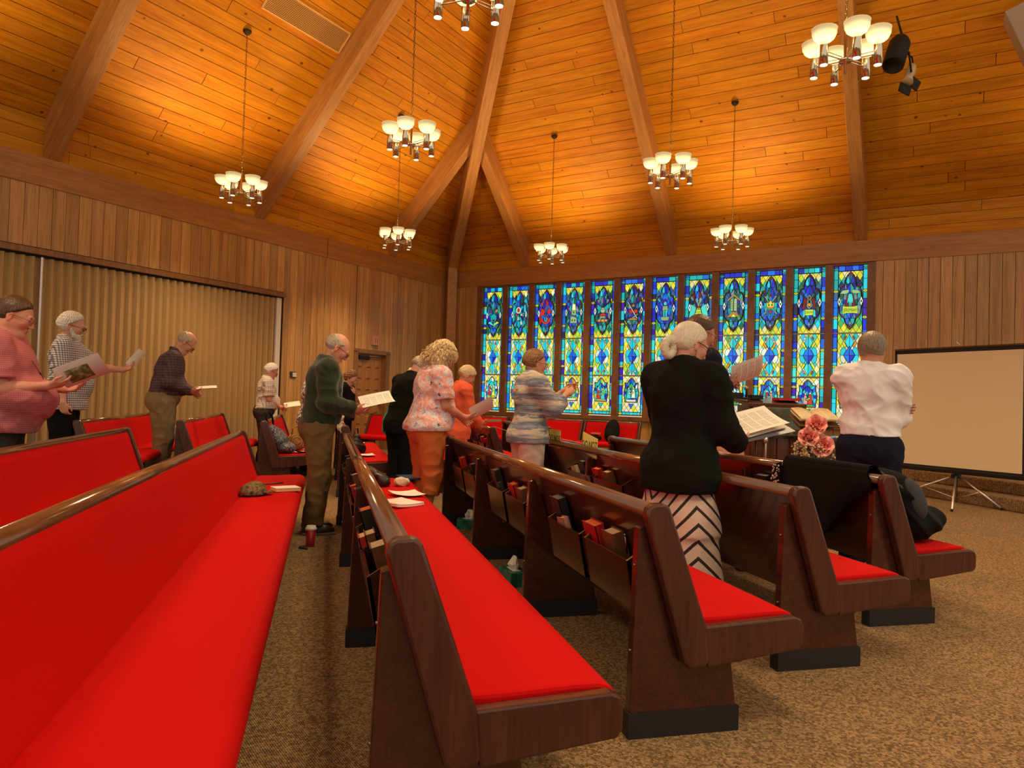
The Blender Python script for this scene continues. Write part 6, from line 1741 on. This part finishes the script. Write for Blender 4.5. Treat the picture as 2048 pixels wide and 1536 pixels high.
held('second printed sheet lying askew under the top one on the folder', PE['chevron'][1], r5(12), r5(12), r5(23), w=.225, h=.31, bend=.004, m='printed_paper', off=(-.02, .05, .032))

# ================================================================== bags, coats and papers
def soft(name, build, m, h, label, cat, posts=(), group=None, loc=(0, 0, 0), rotz=0, mw=None, parent=None):
    G_ = SDF(); build(G_); G_.post = list(posts); ps, q = G_.mesh(h)
    kw = dict(label=label, cat=cat, group=group) if label else {}
    o = link(name, np_mesh(name, ps, q, m), parent, **kw)
    if mw is not None: o.matrix_world = mw
    else: o.location = loc; o.rotation_euler = (0, 0, rotz)
    return o
def camo():
    t = NT('camo'); v = t.coords('Object'); n = t.noise(v, 22, 3, .6)
    c = t.ramp(n, [(.36, (.05, .035, .015)), (.44, (.16, .11, .04)), (.52, (.24, .17, .07)), (.60, (.07, .06, .02))]); t.l(c, t.b.inputs['Base Color']); t.b.inputs['Roughness'].default_value = .9; MATS['camo'] = t.m
    t = NT('woven'); v = t.coords('Object'); sep = t.n('ShaderNodeSeparateXYZ'); t.l(v, sep.inputs[0])
    a = t.math('ARCTAN2', sep.outputs[2], sep.outputs[0]); f = t.math('SINE', t.math('MULTIPLY', a, 34)); r_ = t.noise(v, 60, 3)
    rr = t.n('ShaderNodeVectorMath', operation='LENGTH'); t.l(v, rr.inputs[0]); g2 = t.math('SINE', t.math('MULTIPLY', rr.outputs['Value'], 320))
    f = t.math('ADD', t.math('MULTIPLY', t.math('ADD', f, g2), .25), r_)
    c = t.ramp(f, [(.2, (.14, .055, .012)), (.8, (.52, .26, .07))]); t.l(c, t.b.inputs['Base Color']); t.bump(f, .6, .01); MATS['woven'] = t.m
    t = NT('tote_print'); v = t.coords('Object'); n = t.noise(v, 60, 4, .7)
    c = t.ramp(n, [(.42, (.02, .022, .035)), (.54, (.09, .10, .14)), (.64, (.45, .45, .50))]); t.l(c, t.b.inputs['Base Color']); MATS['tote_print'] = t.m
camo()
mat('leather_black', (.010, .009, .009), .5, coat=.1, bump=.3); mat('leather_dark', (.018, .014, .010), .42, coat=.25, bump=.3); cloth('coat_dark', (.009, .0085, .010), .95, .2); cloth('pack_black', (.008, .008, .010), .8, .2); cloth('pack_grey', (.06, .06, .08), .8)
cloth('cream_cloth', (.68, .58, .42), .9); cloth('pink_cloth', (.55, .30, .24), .9)
Z_ = .425
# cap on the nearest left pew
cap_ = soft('cap', lambda G_: (G_.ell((0, 0, .0), (.095, .085, .085), k=.01), G_.ell((.03, .02, .03), (.07, .06, .06), k=.02)), 'camo', .006, 'brown camouflage cloth cap lying on the seat of the lower left pew', 'cap',
     (folds(.006, 60, 3), lambda P, D_: np.maximum(D_, -(P[..., 2] + .0))), loc=(-.50, 5.68, Z_), rotz=.3)
MB().prism([(.06, -.07), (.13, -.055), (.15, 0), (.13, .055), (.06, .07)], .012, .020, 'z').obj('brim', 'camo', cap_, bevel=.003)
nb_ = MB().box((0, 0, .012), (.19, .15, .024)).obj('notebook', 'pages_cream', label='cream notebook lying on the seat beside the camouflage cap', cat='notebook', bevel=.002); nb_.location = (-.28, 5.90, Z_); nb_.rotation_euler = (0, 0, .35)
MB().box((0, 0, .026), (.192, .152, .003)).obj('cover', 'paper', nb_)
MB().tube([(-.46, 6.18, Z_ + .012), (-.32, 6.30, Z_ + .012)], .006, 6).obj('pen', 'cover_black', label='black pen lying behind the cream notebook', cat='pen')
sheet((.52, 5.15, Z_ + .004), .5, label='stack of papers on the seat of the lower middle pew, nearer one', bend=.006, m='paper', name='papers').modifiers.new('s', 'SOLIDIFY').thickness = .012
sheet((.62, 5.62, Z_ + .004), .2, label='loose curled sheet on the seat of the lower middle pew, farther one', bend=.012, m='paper')
soft('purse', lambda G_: (G_.cap((.02, -.15, .03), (-.02, .16, .035), .055, k=.05), G_.cap((-.06, -.13, .09), (-.09, .13, .10), .035, k=.09)), 'leather_dark', .007, 'shiny black leather purse lying on the seat beside loose papers', 'bag', (folds(.004, 40, 2), lambda P, D_: np.maximum(D_, -P[..., 2])), loc=(.47, 6.38, Z_))
soft('crumpled_tissue', lambda G_: G_.ell((0, 0, .03), (.06, .07, .035)), 'cream_cloth', .006, 'crumpled cream tissue beside the black purse', 'tissue', (folds(.012, 55, 6),), loc=(.64, 6.22, Z_))
MB().box((0, 0, 0), (.22, .30, .012)).obj('folder', mat('folder_blue', (.03, .10, .30), .4), label='blue folder at the far end of the seat, near the dark trousers', cat='folder').matrix_world = Matrix.Translation((.80, 6.78, Z_ + .012)) @ Matrix.Rotation(.3, 4, 'Z')
sheet((.50, 9.35, Z_ + .004), .1, label='white sheet lying on the red pew beyond the cross aisle', bend=.01, m='paper')
hb = soft('handbag', lambda G_: (G_.cap((-.02, -.13, .08), (-.02, .13, .08), .085, k=.03), G_.cap((-.01, -.11, .19), (-.01, .11, .19), .045, k=.06), G_.cap((.05, -.13, .05), (.05, .13, .05), .06, k=.04)), 'leather_black', .009, 'black leather handbag with buckles on the pew beyond the cross aisle', 'bag', (folds(.008, 30, 9), lambda P, D_: np.maximum(D_, -P[..., 2])), loc=(.42, 10.0, Z_))
MB().tube([(-.05, -.1, .17), (-.04, -.07, .30), (.0, .05, .31), (.02, .1, .18)], .008, 6).obj('handle', 'leather_black', hb); MB().ball((.08, -.12, .12), .015, 6).obj('buckle', 'chrome', hb)
soft('cream_cloth', lambda G_: (G_.ell((0, 0, .05), (.09, .08, .08)), G_.cap((0, 0, .02), (.08, -.03, -.12), .04, .03)), 'cream_cloth', .008, 'cream cloth hat resting on the rail right of the green fleece', 'hat', (folds(.008, 30, 4),), loc=(.12, 8.75, .86))
# left far pew: tote, basket bag, papers
tt = soft('tote_bag', lambda G_: (G_.ell((.03, 0, .16), (.11, .16, .17), rotm('y', -.45), k=.03), G_.ell((.13, 0, .06), (.13, .15, .07), k=.05), G_.cap((-.06, -.06, .30), (-.05, .10, .32), .035, .03, k=.04)), 'tote_print', .009, 'dark blue patterned tote bag slumped against the pew end', 'bag', (folds(.010, 24, 7), lambda P, D_: np.maximum(D_, -P[..., 2])), loc=(-.60, 9.72, Z_ - .005))
MB().tube([(-.08, -.10, .30), (-.12, -.12, .45), (-.10, -.02, .52), (-.06, .06, .45), (-.04, .08, .33)], .012, 6).obj('strap', 'black_cloth', tt)
MB().tube([(.20, -.05, .05), (.30, -.12, .02), (.40, -.10, .015)], .010, 6).obj('strap', 'black_cloth', tt)
bk = soft('basket_bag', lambda G_: (G_.ell((0, 0, 0), (.135, .06, .12), k=.02),), 'woven', .007, 'round woven brown basket bag standing on the pew', 'bag', (lambda P, D_: D_ + .004 * np.sin(np.arctan2(P[..., 2], P[..., 0]) * 34), lambda P, D_: np.maximum(D_, P[..., 2] - .09)), loc=(-.36, 10.15, Z_ + .115))
MB().tube([(-.07, 0, .08), (-.065, 0, .17), (0, 0, .20), (.065, 0, .17), (.07, 0, .08)], .010, 8).obj('handle', 'woven', bk)
sheet((-.30, 9.72, Z_ + .004), .3, label='small white sheet on the pew in front of the basket bag', bend=.006, m='paper', w=.14, h=.2)
sheet((-.20, 10.0, Z_ + .012), .9, label='white papers tucked beside the basket bag', bend=.01, m='paper', w=.16, h=.22)
MB().box((0, 0, .015), (.15, .21, .03)).obj('book', 'cover_black', label='dark book lying on the pew behind the bald person', cat='book').matrix_world = Matrix.Translation((-2.30, 9.55, Z_)) @ Matrix.Rotation(.5, 4, 'Z')
MB().box((0, 0, .02), (.20, .28, .04)).obj('book', 'cover_black', label='dark book lying on the pew right of the bald person', cat='book').matrix_world = Matrix.Translation((-1.45, 11.3, Z_)) @ Matrix.Rotation(.2, 4, 'Z')
sheet((-1.25, 11.6, Z_ + .004), .1, label='pale leaflet on the pew right of the bald person', bend=.01, m='paper', w=.15, h=.21)
# coat over the front pew
def coat():
    X0, Y0, Y1 = 2.90, 3.43, 4.22; mb = MB(); nu, nv = 26, 22; vs = []
    for th in (0, 1):
        for i in range(nu + 1):
            u = i / nu; y = Y0 + (Y1 - Y0) * u; L_ = .14 + .36 * min(1, u * 1.35) - .05 * math.sin(u * 9)
            for j in range(nv + 1):
                v = j / nv
                if v < .25: a = v / .25; x, z = .18 - .07 * a, .62 + .215 * a
                elif v < .40: a = (v - .25) / .15; x, z = .11 - .09 * a, .835 + .02 * math.sin(a * PI)
                else: a = (v - .40) / .60; x, z = .015 - .02 * math.sin(a * 2.5) + .04 * a, .83 - L_ * a
                f = .014 * math.sin(u * 24 + v * 5) * (v > .4) * min(1, (v - .4) * 4) + .006 * math.sin(u * 51)
                x += -.006 - abs(f) - .010 * th * (1 if v > .4 else -1) * -1; z += .006 + (.010 * th if .2 < v < .45 else 0)
                vs.append((X0 + x, y + .02 * math.sin(v * 6 + u * 3), z))
    N = (nu + 1) * (nv + 1); fs = []
    for i in range(nu):
        for j in range(nv):
            q = (i * (nv + 1) + j, (i + 1) * (nv + 1) + j, (i + 1) * (nv + 1) + j + 1, i * (nv + 1) + j + 1); fs += [q, tuple(k + N for k in q[::-1])]
    mb.add(vs, fs, True); c = mb.obj('coat', 'coat_dark', label='dark coat draped over the back of the front pew', cat='coat')
    s_ = MB(); rnd = random.Random(3)
    for k in range(120): s_.ball((X0 - .02 + rnd.uniform(-.02, .0) , Y1 + rnd.uniform(-.02, .055), .80 - rnd.uniform(0, .30)), rnd.uniform(.004, .008), 3)
    s_.obj('sequins', mat('sequin', (.65, .55, .5), .2, .6), c, kind='stuff')
    MB().prism([(Y1 - .02, .82), (Y1 + .05, .80), (Y1 + .06, .52), (Y1 - .02, .48)], X0 - .022, X0 - .008, 'x').obj('lining', 'black_cloth', c)
coat()
bp_ = soft('backpack', lambda G_: (G_.ell((.03, -.04, .22), (.10, .17, .21), rotm('y', -.45), k=.03), G_.ell((.13, -.04, .10), (.17, .17, .10), k=.05), G_.ell((.27, -.06, .13), (.07, .09, .07), k=.03)), 'pack_black', .009, 'black backpack leaning on the seat of the front pew', 'bag', (folds(.010, 22, 12), lambda P, D_: np.maximum(D_, -P[..., 2])), loc=(3.22, 3.66, Z_))
soft('panel', lambda G_: G_.ell((.05, -.17, .25), (.06, .05, .13), rotm('y', -.45)), 'pack_grey', .008, None, None, parent=bp_)
MB().tube([(-.16, -.14, .40), (-.02, -.18, .30), (.10, -.16, .16)], .010, 6).obj('strap', 'pack_grey', bp_)
def onpew(name, build, m, label, cat, t, d, posts=(), h=.01):
    return soft(name, build, m, h, label, cat, posts, mw=frame('R', t, d, Z_))
onpew('backpack', lambda G_: (G_.ell((0, 0, .20), (.15, .09, .24), rotm('x', .25), k=.03), G_.ell((0, .05, .12), (.13, .09, .12), k=.04)), 'pack_black', 'dark backpack standing on the red pew below the window', 'bag', -5.60, 1.52, (folds(.006, 24, 3), lambda P, D_: np.maximum(D_, -P[..., 2])))
onpew('satchel', lambda G_: G_.ell((0, 0, .06), (.20, .10, .07)), 'pack_black', 'flat dark satchel lying left of the backpack under the window', 'bag', -5.98, 1.62, (folds(.006, 24, 5), lambda P, D_: np.maximum(D_, -P[..., 2])))
o = MB().box((0, 0, 0), (.16, .10, .03)).obj('book', 'pages_orange', label='orange-edged book on the dark satchel under the window', cat='book'); o.matrix_world = frame('R', -5.90, 1.62, Z_ + .150)
soft('pink_cloth', lambda G_: (G_.ell((0, 0, .75), (.12, .10, .10)), G_.cap((0, 0, .7), (.02, 0, .45), .13, .16, k=.03, flat=True)), 'pink_cloth', .01, 'pinkish cloth draped on a chair behind the black jacket, right side', 'cloth', (folds(.014, 30, 5, (1, 1, .2)),), loc=(4.05, 6.75, 0))
MB().box((0, 0, .22), (.3, .3, .44)).obj('stool', 'lectern_wood', label='low wooden stool under the pinkish cloth', cat='stool', bevel=.01).location = (4.06, 6.75, 0)
import OpenImageIO as o, numpy as np,sys
b=o.ImageBuf('/workdir/render_main.png').get_pixels(o.UINT8)
for n,x,y,r in [('ceilL',300,150,15),('ceilL2',600,250,15),('ceilR',1400,250,15),('ceilR2',1550,420,15),('ceilR3',1850,300,15),('ceilTop',1100,80,15),('beamplate',300,360,6),('plateR',1850,480,6),('wallL',250,450,15),('wallR',1900,600,15),('wallMid',600,650,12),('partition',300,650,15),('L0back',300,1200,20),('L0seat',450,1200,20),('Aseat',1000,1250,20),('pewleg',1370,1330,15),('slab',1370,1150,10),('carpetR',1800,1400,30),('carpetM',1150,1400,20),('carpetL',620,1350,20),('screen',1900,820,20),('shirt',1740,800,15),('jacket',1370,850,15),('seat end',1080,1440,10),('beam',1280,250,5),('hip',960,200,5)]:
    a=b[(y-r)//2:(y+r)//2,(x-r)//2:(x+r)//2,:3]; print(n,(x,y),a.reshape(-1,3).mean(0).astype(int))
